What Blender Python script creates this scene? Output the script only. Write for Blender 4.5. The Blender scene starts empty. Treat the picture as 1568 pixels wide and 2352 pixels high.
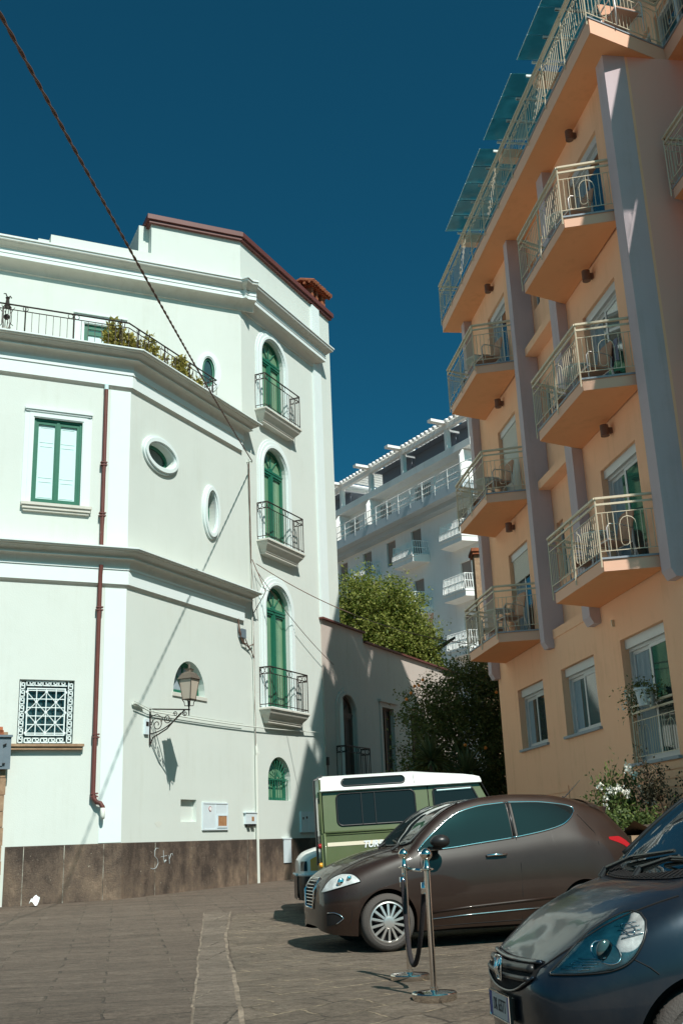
import bpy, bmesh, math, random
import numpy as np
from mathutils import Vector, Matrix
from mathutils.geometry import tessellate_polygon
R = math.radians
PI = math.pi
random.seed(7)
sc = bpy.context.scene
COL = sc.collection

# ------------------------------------------------------------------ camera
PITCH, ROLL, FPX = R(17.314), R(-2.298), 2448.85
CAM = Vector((0, 0, 1.0))
_rt = Vector((1, 0, 0)); _up = Vector((0, -math.sin(PITCH), math.cos(PITCH))); _fw = Vector((0, math.cos(PITCH), math.sin(PITCH)))
_r2 = math.cos(ROLL)*_rt + math.sin(ROLL)*_up
_u2 = -math.sin(ROLL)*_rt + math.cos(ROLL)*_up
cd = bpy.data.cameras.new("camera")
cam = bpy.data.objects.new("camera", cd); COL.objects.link(cam)
m = Matrix((_r2, _u2, -_fw)).transposed().to_4x4(); m.translation = CAM
cam.matrix_world = m
cd.sensor_fit = 'VERTICAL'; cd.sensor_height = 36; cd.sensor_width = 24
cd.lens = FPX/2352*36
cd.clip_start = 0.1; cd.clip_end = 2000
sc.camera = cam

# ------------------------------------------------------------------ world, sun, exposure
SUN_H, SUN_E = R(153), R(48.5)
w = bpy.data.worlds.new("World"); sc.world = w; w.use_nodes = True
nt = w.node_tree; nt.nodes.clear()
sky = nt.nodes.new('ShaderNodeTexSky'); sky.sky_type = 'NISHITA'; sky.sun_disc = False
sky.sun_elevation = SUN_E; sky.sun_rotation = SUN_H
sky.altitude = 0; sky.air_density = 0.6; sky.dust_density = 2.5; sky.ozone_density = 9.0
tint = nt.nodes.new('ShaderNodeMix'); tint.data_type = 'RGBA'; tint.blend_type = 'MULTIPLY'
tint.inputs[0].default_value = 1.0
tint.inputs[7].default_value = (0.15, 0.86, 0.74, 1)
bg = nt.nodes.new('ShaderNodeBackground'); bg.inputs[1].default_value = 0.075
wo = nt.nodes.new('ShaderNodeOutputWorld')
nt.links.new(sky.outputs[0], tint.inputs[6]); nt.links.new(tint.outputs[2], bg.inputs[0]); nt.links.new(bg.outputs[0], wo.inputs[0])
sd = bpy.data.lights.new("sun", 'SUN'); sd.energy = 4.2; sd.angle = R(0.55); sd.color = (1.0, 0.95, 0.88)
sun = bpy.data.objects.new("sun", sd); COL.objects.link(sun)
sdir = Vector((math.sin(SUN_H)*math.cos(SUN_E), math.cos(SUN_H)*math.cos(SUN_E), math.sin(SUN_E)))
sun.rotation_euler = sdir.to_track_quat('Z', 'Y').to_euler(); sun.location = (20, -30, 40)
sc.view_settings.view_transform = 'Standard'; sc.view_settings.look = 'None'
sc.view_settings.exposure = 0.42; sc.view_settings.gamma = 1.0
sc.cycles.max_bounces = 8; sc.cycles.diffuse_bounces = 4; sc.cycles.glossy_bounces = 4
sc.cycles.transparent_max_bounces = 12; sc.cycles.caustics_reflective = False; sc.cycles.caustics_refractive = False

# ------------------------------------------------------------------ materials
def mat(name, col, rough=0.6, metal=0.0, col2=None, scale=3.0, amt=0.5, bump=0.0, bscale=60.0, coat=0.0, spec=0.5, detail=6, stretch=None, trans=0.0, ior=1.45, alpha=1.0, coord='Object'):
    m = bpy.data.materials.new(name); m.use_nodes = True
    n = m.node_tree; b = n.nodes['Principled BSDF']
    b.inputs['Base Color'].default_value = (*col, 1); b.inputs['Roughness'].default_value = rough
    b.inputs['Metallic'].default_value = metal; b.inputs['Coat Weight'].default_value = coat
    b.inputs['Coat Roughness'].default_value = 0.04
    b.inputs['Specular IOR Level'].default_value = spec
    b.inputs['Transmission Weight'].default_value = trans; b.inputs['IOR'].default_value = ior; b.inputs['Alpha'].default_value = alpha
    tc = n.nodes.new('ShaderNodeTexCoord'); src = tc.outputs[coord]
    if stretch:
        mp = n.nodes.new('ShaderNodeMapping'); mp.inputs['Scale'].default_value = stretch
        n.links.new(src, mp.inputs[0]); src = mp.outputs[0]
    if col2:
        no = n.nodes.new('ShaderNodeTexNoise'); no.inputs['Scale'].default_value = scale; no.inputs['Detail'].default_value = detail
        no.inputs['Roughness'].default_value = 0.65
        n.links.new(src, no.inputs['Vector'])
        rp = n.nodes.new('ShaderNodeValToRGB')
        rp.color_ramp.elements[0].position = 0.5-amt/2; rp.color_ramp.elements[1].position = 0.5+amt/2
        rp.color_ramp.elements[0].color = (*col, 1); rp.color_ramp.elements[1].color = (*col2, 1)
        n.links.new(no.outputs['Fac'], rp.inputs[0]); n.links.new(rp.outputs[0], b.inputs['Base Color'])
    if bump > 0:
        nb = n.nodes.new('ShaderNodeTexNoise'); nb.inputs['Scale'].default_value = bscale; nb.inputs['Detail'].default_value = 4
        bp = n.nodes.new('ShaderNodeBump'); bp.inputs['Strength'].default_value = bump; bp.inputs['Distance'].default_value = 0.02
        n.links.new(src, nb.inputs['Vector']); n.links.new(nb.outputs['Fac'], bp.inputs['Height']); n.links.new(bp.outputs[0], b.inputs['Normal'])
    return m

M = {}
M['plaster'] = mat('white_plaster', (0.585, 0.645, 0.60), 0.9, col2=(0.635, 0.695, 0.65), scale=0.8, amt=0.6, bump=0.12, bscale=45, spec=0.2)
M['trim'] = mat('white_trim', (0.66, 0.75, 0.74), 0.8, col2=(0.70, 0.79, 0.78), scale=2, amt=0.6, spec=0.25)
M['cornice'] = mat('cornice_paint', (0.56, 0.56, 0.50), 0.8, col2=(0.62, 0.62, 0.56), scale=3, spec=0.25)
M['green'] = mat('green_frame', (0.012, 0.12, 0.07), 0.45, col2=(0.018, 0.15, 0.09), scale=8)
M['shutter_w'] = mat('pale_shutter', (0.58, 0.78, 0.78), 0.6)
M['iron'] = mat('black_iron', (0.035, 0.025, 0.022), 0.5, metal=0.3)
M['brownmetal'] = mat('brown_metal', (0.11, 0.035, 0.028), 0.5, col2=(0.15, 0.05, 0.04), scale=4, spec=0.5)
M['terracotta'] = mat('terracotta', (0.42, 0.13, 0.05), 0.9, col2=(0.16, 0.06, 0.035), scale=5, amt=0.6, bump=0.5, bscale=20)
M['glass'] = mat('window_glass', (0.03, 0.05, 0.05), 0.03, spec=0.9, coat=0.6)
M['greenglass'] = mat('green_blind_glass', (0.12, 0.25, 0.15), 0.06, col2=(0.19, 0.34, 0.20), scale=1.5, spec=0.8)
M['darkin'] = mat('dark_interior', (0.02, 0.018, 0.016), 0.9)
M['litter'] = mat('paper', (0.8, 0.84, 0.84), 0.8)
M['conduit'] = mat('painted_conduit', (0.62, 0.66, 0.60), 0.7)
M['cable'] = mat('cable_rubber', (0.13, 0.075, 0.055), 0.7)
M['cabinet'] = mat('pale_metal_cabinet', (0.58, 0.68, 0.72), 0.5, col2=(0.66, 0.75, 0.78), scale=3)
M['rusty'] = mat('rusty_panel', (0.30, 0.13, 0.05), 0.9, col2=(0.42, 0.24, 0.12), scale=14)
M['chalk'] = mat('chalk_mark', (0.38, 0.42, 0.42), 0.9)
M['orange'] = mat('orange_render', (0.93, 0.53, 0.335), 0.92, col2=(0.95, 0.565, 0.36), scale=0.7, amt=0.7, bump=0.1, bscale=50, spec=0.15)
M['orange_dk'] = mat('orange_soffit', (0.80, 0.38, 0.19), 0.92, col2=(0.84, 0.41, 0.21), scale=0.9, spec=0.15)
M['pinkslab'] = mat('slab_edge_paint', (0.82, 0.50, 0.36), 0.9, spec=0.2)
M['pilaster'] = mat('grey_mauve_render', (0.52, 0.435, 0.46), 0.9, col2=(0.57, 0.48, 0.505), scale=1.0, spec=0.2)
M['rail'] = mat('cream_rail_paint', (0.66, 0.57, 0.42), 0.45, spec=0.4)
M['orange_shade'] = mat('orange_render_shade', (0.78, 0.44, 0.36), 0.92, col2=(0.82, 0.47, 0.38), scale=0.7, amt=0.7, bump=0.1, bscale=50, spec=0.15)  # orange render shifted towards rose, its shade tone put into the paint
M['slabcap'] = mat('grey_slab_cap', (0.30, 0.34, 0.38), 0.6)
M['alu'] = mat('aluminium_frame', (0.60, 0.60, 0.60), 0.4, metal=0.2)
M['shutter'] = mat('roller_shutter', (0.62, 0.60, 0.54), 0.6)
M['curtain'] = mat('grey_curtain', (0.22, 0.28, 0.32), 0.9, stretch=(14, 14, 1), col2=(0.34, 0.42, 0.46), scale=2)
M['wicker'] = mat('wicker', (0.62, 0.34, 0.22), 0.8, col2=(0.48, 0.26, 0.17), scale=40)
M['chairmetal'] = mat('chair_tube', (0.55, 0.52, 0.50), 0.4, metal=0.4)
M['lampbrown'] = mat('wall_light_paint', (0.16, 0.09, 0.07), 0.5)
M['pot'] = mat('pale_pot', (0.55, 0.60, 0.62), 0.7)
M['towel'] = mat('lilac_towel', (0.40, 0.38, 0.46), 0.95)
M['flower'] = mat('white_petals', (0.80, 0.80, 0.72), 0.8)
M['fruit'] = mat('orange_fruit', (0.75, 0.22, 0.03), 0.5)
M['chrome'] = mat('polished_steel', (0.72, 0.66, 0.60), 0.12, metal=1.0)
M['chromesm'] = mat('car_chrome', (0.82, 0.84, 0.85), 0.08, metal=1.0)
M['lampbronze'] = mat('lamp_bronze', (0.17, 0.14, 0.11), 0.5, metal=0.4)
M['rope'] = mat('dark_rope', (0.025, 0.02, 0.022), 0.9, bump=0.8, bscale=120)
M['bgwhite'] = mat('far_white_render', (0.84, 0.84, 0.81), 0.9, col2=(0.88, 0.88, 0.85), scale=0.3, spec=0.2)
M['bggrey'] = mat('far_slab_render', (0.52, 0.58, 0.61), 0.9, spec=0.2)
M['bgwin'] = mat('far_shutter', (0.30, 0.25, 0.22), 0.9)
M['bgdark'] = mat('far_shade_canvas', (0.20, 0.22, 0.26), 0.9)
M['stone'] = mat('rough_tuff', (0.42, 0.30, 0.19), 0.95, col2=(0.22, 0.13, 0.08), scale=5, amt=0.5, bump=1.0, bscale=9)
M['rock'] = mat('planter_rock', (0.46, 0.38, 0.28), 0.95, col2=(0.28, 0.22, 0.15), scale=7, bump=0.8, bscale=12)
M['tyre'] = mat('tyre_rubber', (0.075, 0.065, 0.058), 0.85, bump=0.3, bscale=80)
M['blackplastic'] = mat('black_plastic', (0.02, 0.02, 0.02), 0.35)
M['under'] = mat('underbody', (0.008, 0.007, 0.007), 0.9)
def paint(name, col, metal=0.55, rough=0.3, dust=0.25, dustcol=(0.30, 0.24, 0.19)):
    m = mat(name, col, rough, metal=metal, coat=0.6)
    n = m.node_tree; b = n.nodes['Principled BSDF']
    tc = n.nodes.new('ShaderNodeTexCoord'); no = n.nodes.new('ShaderNodeTexNoise'); no.inputs['Scale'].default_value = 2.2; no.inputs['Detail'].default_value = 9
    no.inputs['Roughness'].default_value = 0.7
    n.links.new(tc.outputs['Object'], no.inputs['Vector'])
    rp = n.nodes.new('ShaderNodeValToRGB'); rp.color_ramp.elements[0].position = 0.45; rp.color_ramp.elements[1].position = 0.85
    rp.color_ramp.elements[1].color = (dust, dust, dust, 1); rp.color_ramp.elements[0].color = (0, 0, 0, 1)
    n.links.new(no.outputs['Fac'], rp.inputs[0])
    mx = n.nodes.new('ShaderNodeMix'); mx.data_type = 'RGBA'; mx.inputs[6].default_value = (*col, 1); mx.inputs[7].default_value = (*dustcol, 1)
    n.links.new(rp.outputs[0], mx.inputs[0]); n.links.new(mx.outputs[2], b.inputs['Base Color'])
    ad = n.nodes.new('ShaderNodeMath'); ad.operation = 'MULTIPLY_ADD'; ad.inputs[1].default_value = 0.5; ad.inputs[2].default_value = 0.05
    n.links.new(rp.outputs[0], ad.inputs[0]); n.links.new(ad.outputs[0], b.inputs['Coat Roughness'])
    return m
M['brownpaint'] = paint('brown_car_paint', (0.022, 0.009, 0.0045), metal=0.2, rough=0.5, dust=.03, dustcol=(.3, .24, .17))
M['bluepaint'] = paint('dark_blue_car_paint', (0.018, 0.028, 0.042), metal=0.6, rough=0.3, dust=0.12)
M['greenpaint'] = paint('sage_green_paint', (0.105, 0.135, 0.055), metal=0.0, rough=0.45, dust=0.15)
M['whitepaint'] = paint('white_car_paint', (0.78, 0.80, 0.76), metal=0.0, rough=0.4, dust=0.1)
M['stripe'] = mat('cream_stripe', (0.80, 0.72, 0.55), 0.5)
M['carglass'] = mat('car_window_glass', (0.010, 0.014, 0.014), 0.02, spec=0.45)
M['reflector'] = mat('lamp_reflector', (0.80, 0.83, 0.80), 0.3, metal=0.2, col2=(0.40, 0.41, 0.40), scale=9, amt=.3, bump=0.3, bscale=20)
M['alloy'] = mat('alloy_wheel', (0.62, 0.60, 0.57), 0.32, metal=0.75)
def clear_mat():
    m = bpy.data.materials.new('clear_lens'); m.use_nodes = True; n = m.node_tree; n.nodes.clear()
    tr = n.nodes.new('ShaderNodeBsdfTransparent'); tr.inputs[0].default_value = (.97, .98, .98, 1); gl = n.nodes.new('ShaderNodeBsdfGlossy'); gl.inputs['Roughness'].default_value = .03
    fr = n.nodes.new('ShaderNodeFresnel'); fr.inputs[0].default_value = 1.45; mx = n.nodes.new('ShaderNodeMixShader'); o = n.nodes.new('ShaderNodeOutputMaterial')
    n.links.new(fr.outputs[0], mx.inputs[0]); n.links.new(tr.outputs[0], mx.inputs[1]); n.links.new(gl.outputs[0], mx.inputs[2]); n.links.new(mx.outputs[0], o.inputs[0]); return m
M['clear'] = clear_mat()
M['redlens'] = mat('red_lens', (0.35, 0.01, 0.015), 0.15, coat=0.6)
M['amber'] = mat('amber_lens', (0.80, 0.36, 0.03), 0.2, coat=0.6)
M['plate'] = mat('plate_white', (0.62, 0.62, 0.60), 0.5)
M['plateblue'] = mat('plate_blue', (0.03, 0.06, 0.30), 0.5)
M['ink'] = mat('plate_ink', (0.03, 0.03, 0.035), 0.6)
M['signgrey'] = mat('grey_metal_box', (0.12, 0.16, 0.19), 0.45, col2=(0.16, 0.20, 0.23), scale=6)
M['bark'] = mat('bark', (0.11, 0.075, 0.05), 0.95, col2=(0.05, 0.035, 0.025), scale=14, bump=1, bscale=25)
M['bounce_ground'] = mat('pale_bounce_ground', (0.24, 0.19, 0.15), 0.95, col2=(0.28, 0.22, 0.175), scale=0.5)  # unseen ground beyond the road, made pale to bounce light onto the hotel
M['soil'] = mat('planter_soil', (0.07, 0.05, 0.035), 0.95, bump=0.8, bscale=30)
def leafmat(name, c1, c2, sub=0.12):
    m = mat(name, c1, 0.55, spec=0.35, coord='Object')
    n = m.node_tree; b = n.nodes['Principled BSDF']
    g = n.nodes.new('ShaderNodeNewGeometry'); rp = n.nodes.new('ShaderNodeValToRGB')
    rp.color_ramp.elements[0].color = (*c1, 1); rp.color_ramp.elements[1].color = (*c2, 1)
    n.links.new(g.outputs['Random Per Island'], rp.inputs[0]); n.links.new(rp.outputs[0], b.inputs['Base Color'])
    tr = n.nodes.new('ShaderNodeBsdfTranslucent'); n.links.new(rp.outputs[0], tr.inputs[0])
    mx = n.nodes.new('ShaderNodeMixShader'); mx.inputs[0].default_value = sub*2
    out = n.nodes['Material Output']
    n.links.new(b.outputs[0], mx.inputs[1]); n.links.new(tr.outputs[0], mx.inputs[2]); n.links.new(mx.outputs[0], out.inputs[0])
    return m
M['leaf_bright'] = leafmat('bright_leaf', (0.10, 0.15, 0.02), (0.34, 0.36, 0.09), 0.22)
M['leaf_dark'] = leafmat('citrus_leaf', (0.07, 0.085, 0.022), (0.15, 0.17, 0.05), 0.15)
M['leaf_yel'] = leafmat('yellow_green_leaf', (0.17, 0.16, 0.03), (0.50, 0.44, 0.12), 0.2)
M['leaf_rose'] = leafmat('rose_leaf', (0.04, 0.07, 0.015), (0.12, 0.16, 0.04), 0.12)
M['leaf_sap'] = leafmat('dark_sapling_leaf', (0.022, 0.022, 0.012), (0.06, 0.05, 0.025), 0.05)
M['leaf_yucca'] = leafmat('yucca_leaf', (0.05, 0.075, 0.03), (0.12, 0.14, 0.06), 0.05)

def weather(m, top=0.93, dark=(0.80, 0.78, 0.72), amt=0.5):
    # faint vertical rain streaks and patches, multiplied into a render's own colour
    n = m.node_tree; b = n.nodes['Principled BSDF']; L = n.links.new
    src = b.inputs['Base Color'].links[0].from_socket
    tc = n.nodes.new('ShaderNodeTexCoord'); mp = n.nodes.new('ShaderNodeMapping'); mp.inputs['Scale'].default_value = (3.2, 3.2, .16); L(tc.outputs['Object'], mp.inputs[0])
    a = n.nodes.new('ShaderNodeTexNoise'); a.inputs['Scale'].default_value = 1.6; a.inputs['Detail'].default_value = 8; a.inputs['Roughness'].default_value = .7; L(mp.outputs[0], a.inputs['Vector'])
    c = n.nodes.new('ShaderNodeTexNoise'); c.inputs['Scale'].default_value = .9; c.inputs['Detail'].default_value = 9; c.inputs['Roughness'].default_value = .7; L(tc.outputs['Object'], c.inputs['Vector'])
    mu = n.nodes.new('ShaderNodeMath'); mu.operation = 'MULTIPLY'; L(a.outputs['Fac'], mu.inputs[0]); L(c.outputs['Fac'], mu.inputs[1])
    rp = n.nodes.new('ShaderNodeValToRGB'); rp.color_ramp.elements[0].position = .26; rp.color_ramp.elements[1].position = .42; rp.color_ramp.elements[0].color = (1, 1, 1, 1); rp.color_ramp.elements[1].color = (*dark, 1); L(mu.outputs[0], rp.inputs[0])
    mx = n.nodes.new('ShaderNodeMix'); mx.data_type = 'RGBA'; mx.blend_type = 'MULTIPLY'; mx.inputs[0].default_value = amt; L(src, mx.inputs[6]); L(rp.outputs[0], mx.inputs[7]); L(mx.outputs[2], b.inputs['Base Color'])
weather(M['plaster'], amt=.25); weather(M['orange'], amt=.6); weather(M['orange_dk'], amt=.5); weather(M['pilaster'], amt=.6); weather(M['bgwhite'], amt=.5); weather(M['cornice'], amt=.6)
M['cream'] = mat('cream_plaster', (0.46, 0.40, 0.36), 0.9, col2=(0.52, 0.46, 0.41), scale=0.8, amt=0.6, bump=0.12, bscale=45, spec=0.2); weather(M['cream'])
def canopy_glass():
    m = bpy.data.materials.new('blue_canopy_glass'); m.use_nodes = True
    n = m.node_tree; n.nodes.clear()
    tr = n.nodes.new('ShaderNodeBsdfTransparent'); tr.inputs[0].default_value = (0.50, 0.90, 0.97, 1)
    gl = n.nodes.new('ShaderNodeBsdfGlossy'); gl.inputs['Roughness'].default_value = 0.08; gl.inputs[0].default_value = (0.6, 0.9, 0.95, 1)
    df = n.nodes.new('ShaderNodeBsdfTranslucent'); df.inputs[0].default_value = (0.35, 0.88, 0.98, 1)
    no = n.nodes.new('ShaderNodeTexNoise'); no.inputs['Scale'].default_value = 2.5; no.inputs['Detail'].default_value = 6
    tc = n.nodes.new('ShaderNodeTexCoord'); n.links.new(tc.outputs['Object'], no.inputs['Vector'])
    rp = n.nodes.new('ShaderNodeValToRGB'); rp.color_ramp.elements[0].position = 0.4; rp.color_ramp.elements[1].position = 0.75
    rp.color_ramp.elements[0].color = (0.30, 0.30, 0.30, 1); rp.color_ramp.elements[1].color = (0.42, 0.42, 0.42, 1)
    n.links.new(no.outputs['Fac'], rp.inputs[0])
    m1 = n.nodes.new('ShaderNodeMixShader'); n.links.new(rp.outputs[0], m1.inputs[0]); n.links.new(tr.outputs[0], m1.inputs[1]); n.links.new(df.outputs[0], m1.inputs[2])
    m2 = n.nodes.new('ShaderNodeMixShader'); fr = n.nodes.new('ShaderNodeFresnel'); fr.inputs[0].default_value = 1.6
    n.links.new(fr.outputs[0], m2.inputs[0]); n.links.new(m1.outputs[0], m2.inputs[1]); n.links.new(gl.outputs[0], m2.inputs[2])
    o = n.nodes.new('ShaderNodeOutputMaterial'); n.links.new(m2.outputs[0], o.inputs[0])
    return m
M['canopy'] = canopy_glass()

def dado_mat():
    m = mat('weathered_dado_stone', (0.1, 0.08, 0.07), 0.95, spec=0.2)
    n = m.node_tree; b = n.nodes['Principled BSDF']; L = n.links.new
    tc = n.nodes.new('ShaderNodeTexCoord'); OB = tc.outputs['Object']
    sp = n.nodes.new('ShaderNodeSeparateXYZ'); L(OB, sp.inputs[0])
    def noise(scale, det=8, ro=.7, st=(1, 1, 1)):
        mp = n.nodes.new('ShaderNodeMapping'); mp.inputs['Scale'].default_value = st; L(OB, mp.inputs[0])
        q = n.nodes.new('ShaderNodeTexNoise'); q.inputs['Scale'].default_value = scale; q.inputs['Detail'].default_value = det; q.inputs['Roughness'].default_value = ro; L(mp.outputs[0], q.inputs['Vector']); return q.outputs['Fac']
    def ma(a, k, c):
        q = n.nodes.new('ShaderNodeMath'); q.operation = 'MULTIPLY_ADD'; q.inputs[1].default_value = k; L(a, q.inputs[0])
        if isinstance(c, float): q.inputs[2].default_value = c
        else: L(c, q.inputs[2])
        return q.outputs[0]
    drip = noise(2.6, 6, .65, (1.5, 1.5, .5)); blot = noise(1.1, 9, .75); fine = noise(30, 6, .8)
    v = ma(sp.outputs[2], .26, -.86); v = ma(drip, .8, v); v = ma(blot, 1.6, v); v = ma(fine, .35, v)
    rp = n.nodes.new('ShaderNodeValToRGB'); cr = rp.color_ramp
    cr.elements[0].position = 0.36; cr.elements[0].color = (0.27, 0.20, 0.145, 1); cr.elements[1].position = 0.86; cr.elements[1].color = (0.075, 0.058, 0.048, 1)
    e = cr.elements.new(0.52); e.color = (0.18, 0.135, 0.10, 1); e = cr.elements.new(0.66); e.color = (0.145, 0.11, 0.085, 1)
    L(v, rp.inputs[0])
    fl = noise(9, 9, .78); r3 = n.nodes.new('ShaderNodeValToRGB'); r3.color_ramp.elements[0].position = 0.62; r3.color_ramp.elements[1].position = 0.70; L(fl, r3.inputs[0])
    mx = n.nodes.new('ShaderNodeMix'); mx.data_type = 'RGBA'; mx.inputs[7].default_value = (0.50, 0.44, 0.34, 1); L(r3.outputs[0], mx.inputs[0]); L(rp.outputs[0], mx.inputs[6]); L(mx.outputs[2], b.inputs['Base Color'])
    bp = n.nodes.new('ShaderNodeBump'); bp.inputs['Strength'].default_value = 1.0; bp.inputs['Distance'].default_value = 0.03; L(fine, bp.inputs['Height']); L(bp.outputs[0], b.inputs['Normal'])
    return m
M['dado'] = dado_mat()

def asphalt_mat():
    m = mat('worn_asphalt', (0.1, 0.1, 0.1), 0.9, spec=0.3)
    n = m.node_tree; b = n.nodes['Principled BSDF']; L = n.links.new
    tc = n.nodes.new('ShaderNodeTexCoord')
    mp = n.nodes.new('ShaderNodeMapping'); mp.inputs['Rotation'].default_value = (0, 0, R(-20)); mp.inputs['Scale'].default_value = (0.35, 1.0, 1); L(tc.outputs['Object'], mp.inputs[0])
    n1 = n.nodes.new('ShaderNodeTexNoise'); n1.inputs['Scale'].default_value = 1.3; n1.inputs['Detail'].default_value = 10; n1.inputs['Roughness'].default_value = 0.72; L(mp.outputs[0], n1.inputs['Vector'])
    rp = n.nodes.new('ShaderNodeValToRGB'); cr = rp.color_ramp
    cr.elements[0].position = 0.3; cr.elements[0].color = (0.105, 0.080, 0.066, 1); cr.elements[1].position = 0.72; cr.elements[1].color = (0.17, 0.132, 0.108, 1)
    L(n1.outputs['Fac'], rp.inputs[0])
    v = n.nodes.new('ShaderNodeTexVoronoi'); v.inputs['Scale'].default_value = 55; L(tc.outputs['Object'], v.inputs['Vector'])
    r2 = n.nodes.new('ShaderNodeValToRGB'); r2.color_ramp.elements[0].position = 0.0; r2.color_ramp.elements[0].color = (1, 1, 1, 1); r2.color_ramp.elements[1].position = 0.5; r2.color_ramp.elements[1].color = (0, 0, 0, 1)
    n4 = n.nodes.new('ShaderNodeTexNoise'); n4.inputs['Scale'].default_value = 160; n4.inputs['Detail'].default_value = 2; L(tc.outputs['Object'], n4.inputs['Vector'])
    r4 = n.nodes.new('ShaderNodeValToRGB'); r4.color_ramp.elements[0].position = 0.58; r4.color_ramp.elements[1].position = 0.72; L(n4.outputs['Fac'], r4.inputs[0])
    mx = n.nodes.new('ShaderNodeMix'); mx.data_type = 'RGBA'; mx.inputs[7].default_value = (0.24, 0.21, 0.18, 1)
    L(r4.outputs[0], mx.inputs[0]); L(rp.outputs[0], mx.inputs[6]); L(mx.outputs[2], b.inputs['Base Color'])
    bp = n.nodes.new('ShaderNodeBump'); bp.inputs['Strength'].default_value = 0.7; bp.inputs['Distance'].default_value = 0.012; L(v.outputs['Distance'], bp.inputs['Height'])
    b2 = n.nodes.new('ShaderNodeBump'); b2.inputs['Strength'].default_value = 0.5; b2.inputs['Distance'].default_value = 0.03; L(n1.outputs['Fac'], b2.inputs['Height']); L(bp.outputs[0], b2.inputs['Normal']); L(b2.outputs[0], b.inputs['Normal'])
    return m
M['asphalt'] = asphalt_mat()
M['dadojoint'] = mat('dado_joint_mortar', (0.10, 0.08, 0.06), 0.95, col2=(0.45, 0.45, 0.38), scale=2.5, amt=0.2)

def paving_mat(name, rot, bw, bh, base1, base2, joint, dark=False):
    m = mat(name, base1, 0.85, spec=0.35)
    n = m.node_tree; b = n.nodes['Principled BSDF']; L = n.links.new
    tc = n.nodes.new('ShaderNodeTexCoord'); OB = tc.outputs['Object']
    def noise(vec, sc_, det=8, ro=.7):
        q = n.nodes.new('ShaderNodeTexNoise'); q.inputs['Scale'].default_value = sc_; q.inputs['Detail'].default_value = det; q.inputs['Roughness'].default_value = ro; L(vec, q.inputs['Vector']); return q
    def ramp(src, p0, c0, p1, c1):
        q = n.nodes.new('ShaderNodeValToRGB'); e = q.color_ramp.elements; e[0].position = p0; e[1].position = p1; e[0].color = (*c0, 1) if isinstance(c0, tuple) else (c0, c0, c0, 1); e[1].color = (*c1, 1) if isinstance(c1, tuple) else (c1, c1, c1, 1); L(src, q.inputs[0]); return q
    def mul(a, b_, f=1.0):
        q = n.nodes.new('ShaderNodeMix'); q.data_type = 'RGBA'; q.blend_type = 'MULTIPLY'; q.inputs[0].default_value = f; L(a, q.inputs[6]); L(b_, q.inputs[7]); return q
    nz = noise(OB, 3.0, 6)
    vm = n.nodes.new('ShaderNodeVectorMath'); vm.operation = 'MULTIPLY_ADD'; vm.inputs[1].default_value = (0.13, 0.13, 0); L(nz.outputs['Color'], vm.inputs[0]); L(OB, vm.inputs[2])
    mp = n.nodes.new('ShaderNodeMapping'); mp.inputs['Rotation'].default_value = (0, 0, R(rot)); L(vm.outputs[0], mp.inputs[0])
    br = n.nodes.new('ShaderNodeTexBrick'); br.inputs['Scale'].default_value = 1.0; br.inputs['Brick Width'].default_value = bw; br.inputs['Row Height'].default_value = bh
    br.inputs['Mortar Size'].default_value = 0.013; br.inputs['Mortar Smooth'].default_value = 0.5; br.inputs['Color1'].default_value = (.62, .62, .62, 1); br.inputs['Color2'].default_value = (1, 1, 1, 1); br.offset = 0.41
    L(mp.outputs[0], br.inputs['Vector'])
    mp2 = n.nodes.new('ShaderNodeMapping'); mp2.inputs['Rotation'].default_value = (0, 0, R(rot)); mp2.inputs['Scale'].default_value = (0.6, 1.5, 1); L(OB, mp2.inputs[0]); V = mp2.outputs[0]
    big = noise(V, 1.2, 6); mid = noise(V, 9, 9, .75); fin = noise(V, 42, 6, .8)
    c = ramp(mid.outputs['Fac'], .33, base1, .68, base2)
    c2 = mul(c.outputs[0], br.outputs['Color'], .55)
    r_ = ramp(fin.outputs['Fac'], .34, .42, .66, 1.25); c3 = mul(c2.outputs[2], r_.outputs[0])
    r2_ = ramp(big.outputs['Fac'], .3, .72, .7, 1.1); c4 = mul(c3.outputs[2], r2_.outputs[0])
    pj = noise(OB, 2.3, 6); r2 = ramp(pj.outputs['Fac'], .44, .0, .6, 1.0)
    mj = n.nodes.new('ShaderNodeMath'); mj.operation = 'MULTIPLY'; L(br.outputs['Fac'], mj.inputs[0]); L(r2.outputs[0], mj.inputs[1])
    dj = n.nodes.new('ShaderNodeMix'); dj.data_type = 'RGBA'; dj.inputs[7].default_value = (.085, .068, .054, 1); L(br.outputs['Fac'], dj.inputs[0]); L(c4.outputs[2], dj.inputs[6])
    mx = n.nodes.new('ShaderNodeMix'); mx.data_type = 'RGBA'; mx.inputs[7].default_value = (*joint, 1); L(mj.outputs[0], mx.inputs[0]); L(dj.outputs[2], mx.inputs[6]); L(mx.outputs[2], b.inputs['Base Color'])
    h1 = n.nodes.new('ShaderNodeMath'); h1.operation = 'MULTIPLY_ADD'; h1.inputs[1].default_value = .5; L(mid.outputs['Fac'], h1.inputs[0]); L(fin.outputs['Fac'], h1.inputs[2])
    sb = n.nodes.new('ShaderNodeMath'); sb.operation = 'SUBTRACT'; L(h1.outputs[0], sb.inputs[0]); L(br.outputs['Fac'], sb.inputs[1])
    bp = n.nodes.new('ShaderNodeBump'); bp.inputs['Strength'].default_value = 1.0; bp.inputs['Distance'].default_value = 0.022; L(sb.outputs[0], bp.inputs['Height']); L(bp.outputs[0], b.inputs['Normal'])
    return m
M['paving'] = paving_mat('basalt_paving', -36, 0.50, 0.34, (0.155, 0.122, 0.092), (0.33, 0.265, 0.20), (0.42, 0.33, 0.22))
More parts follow.
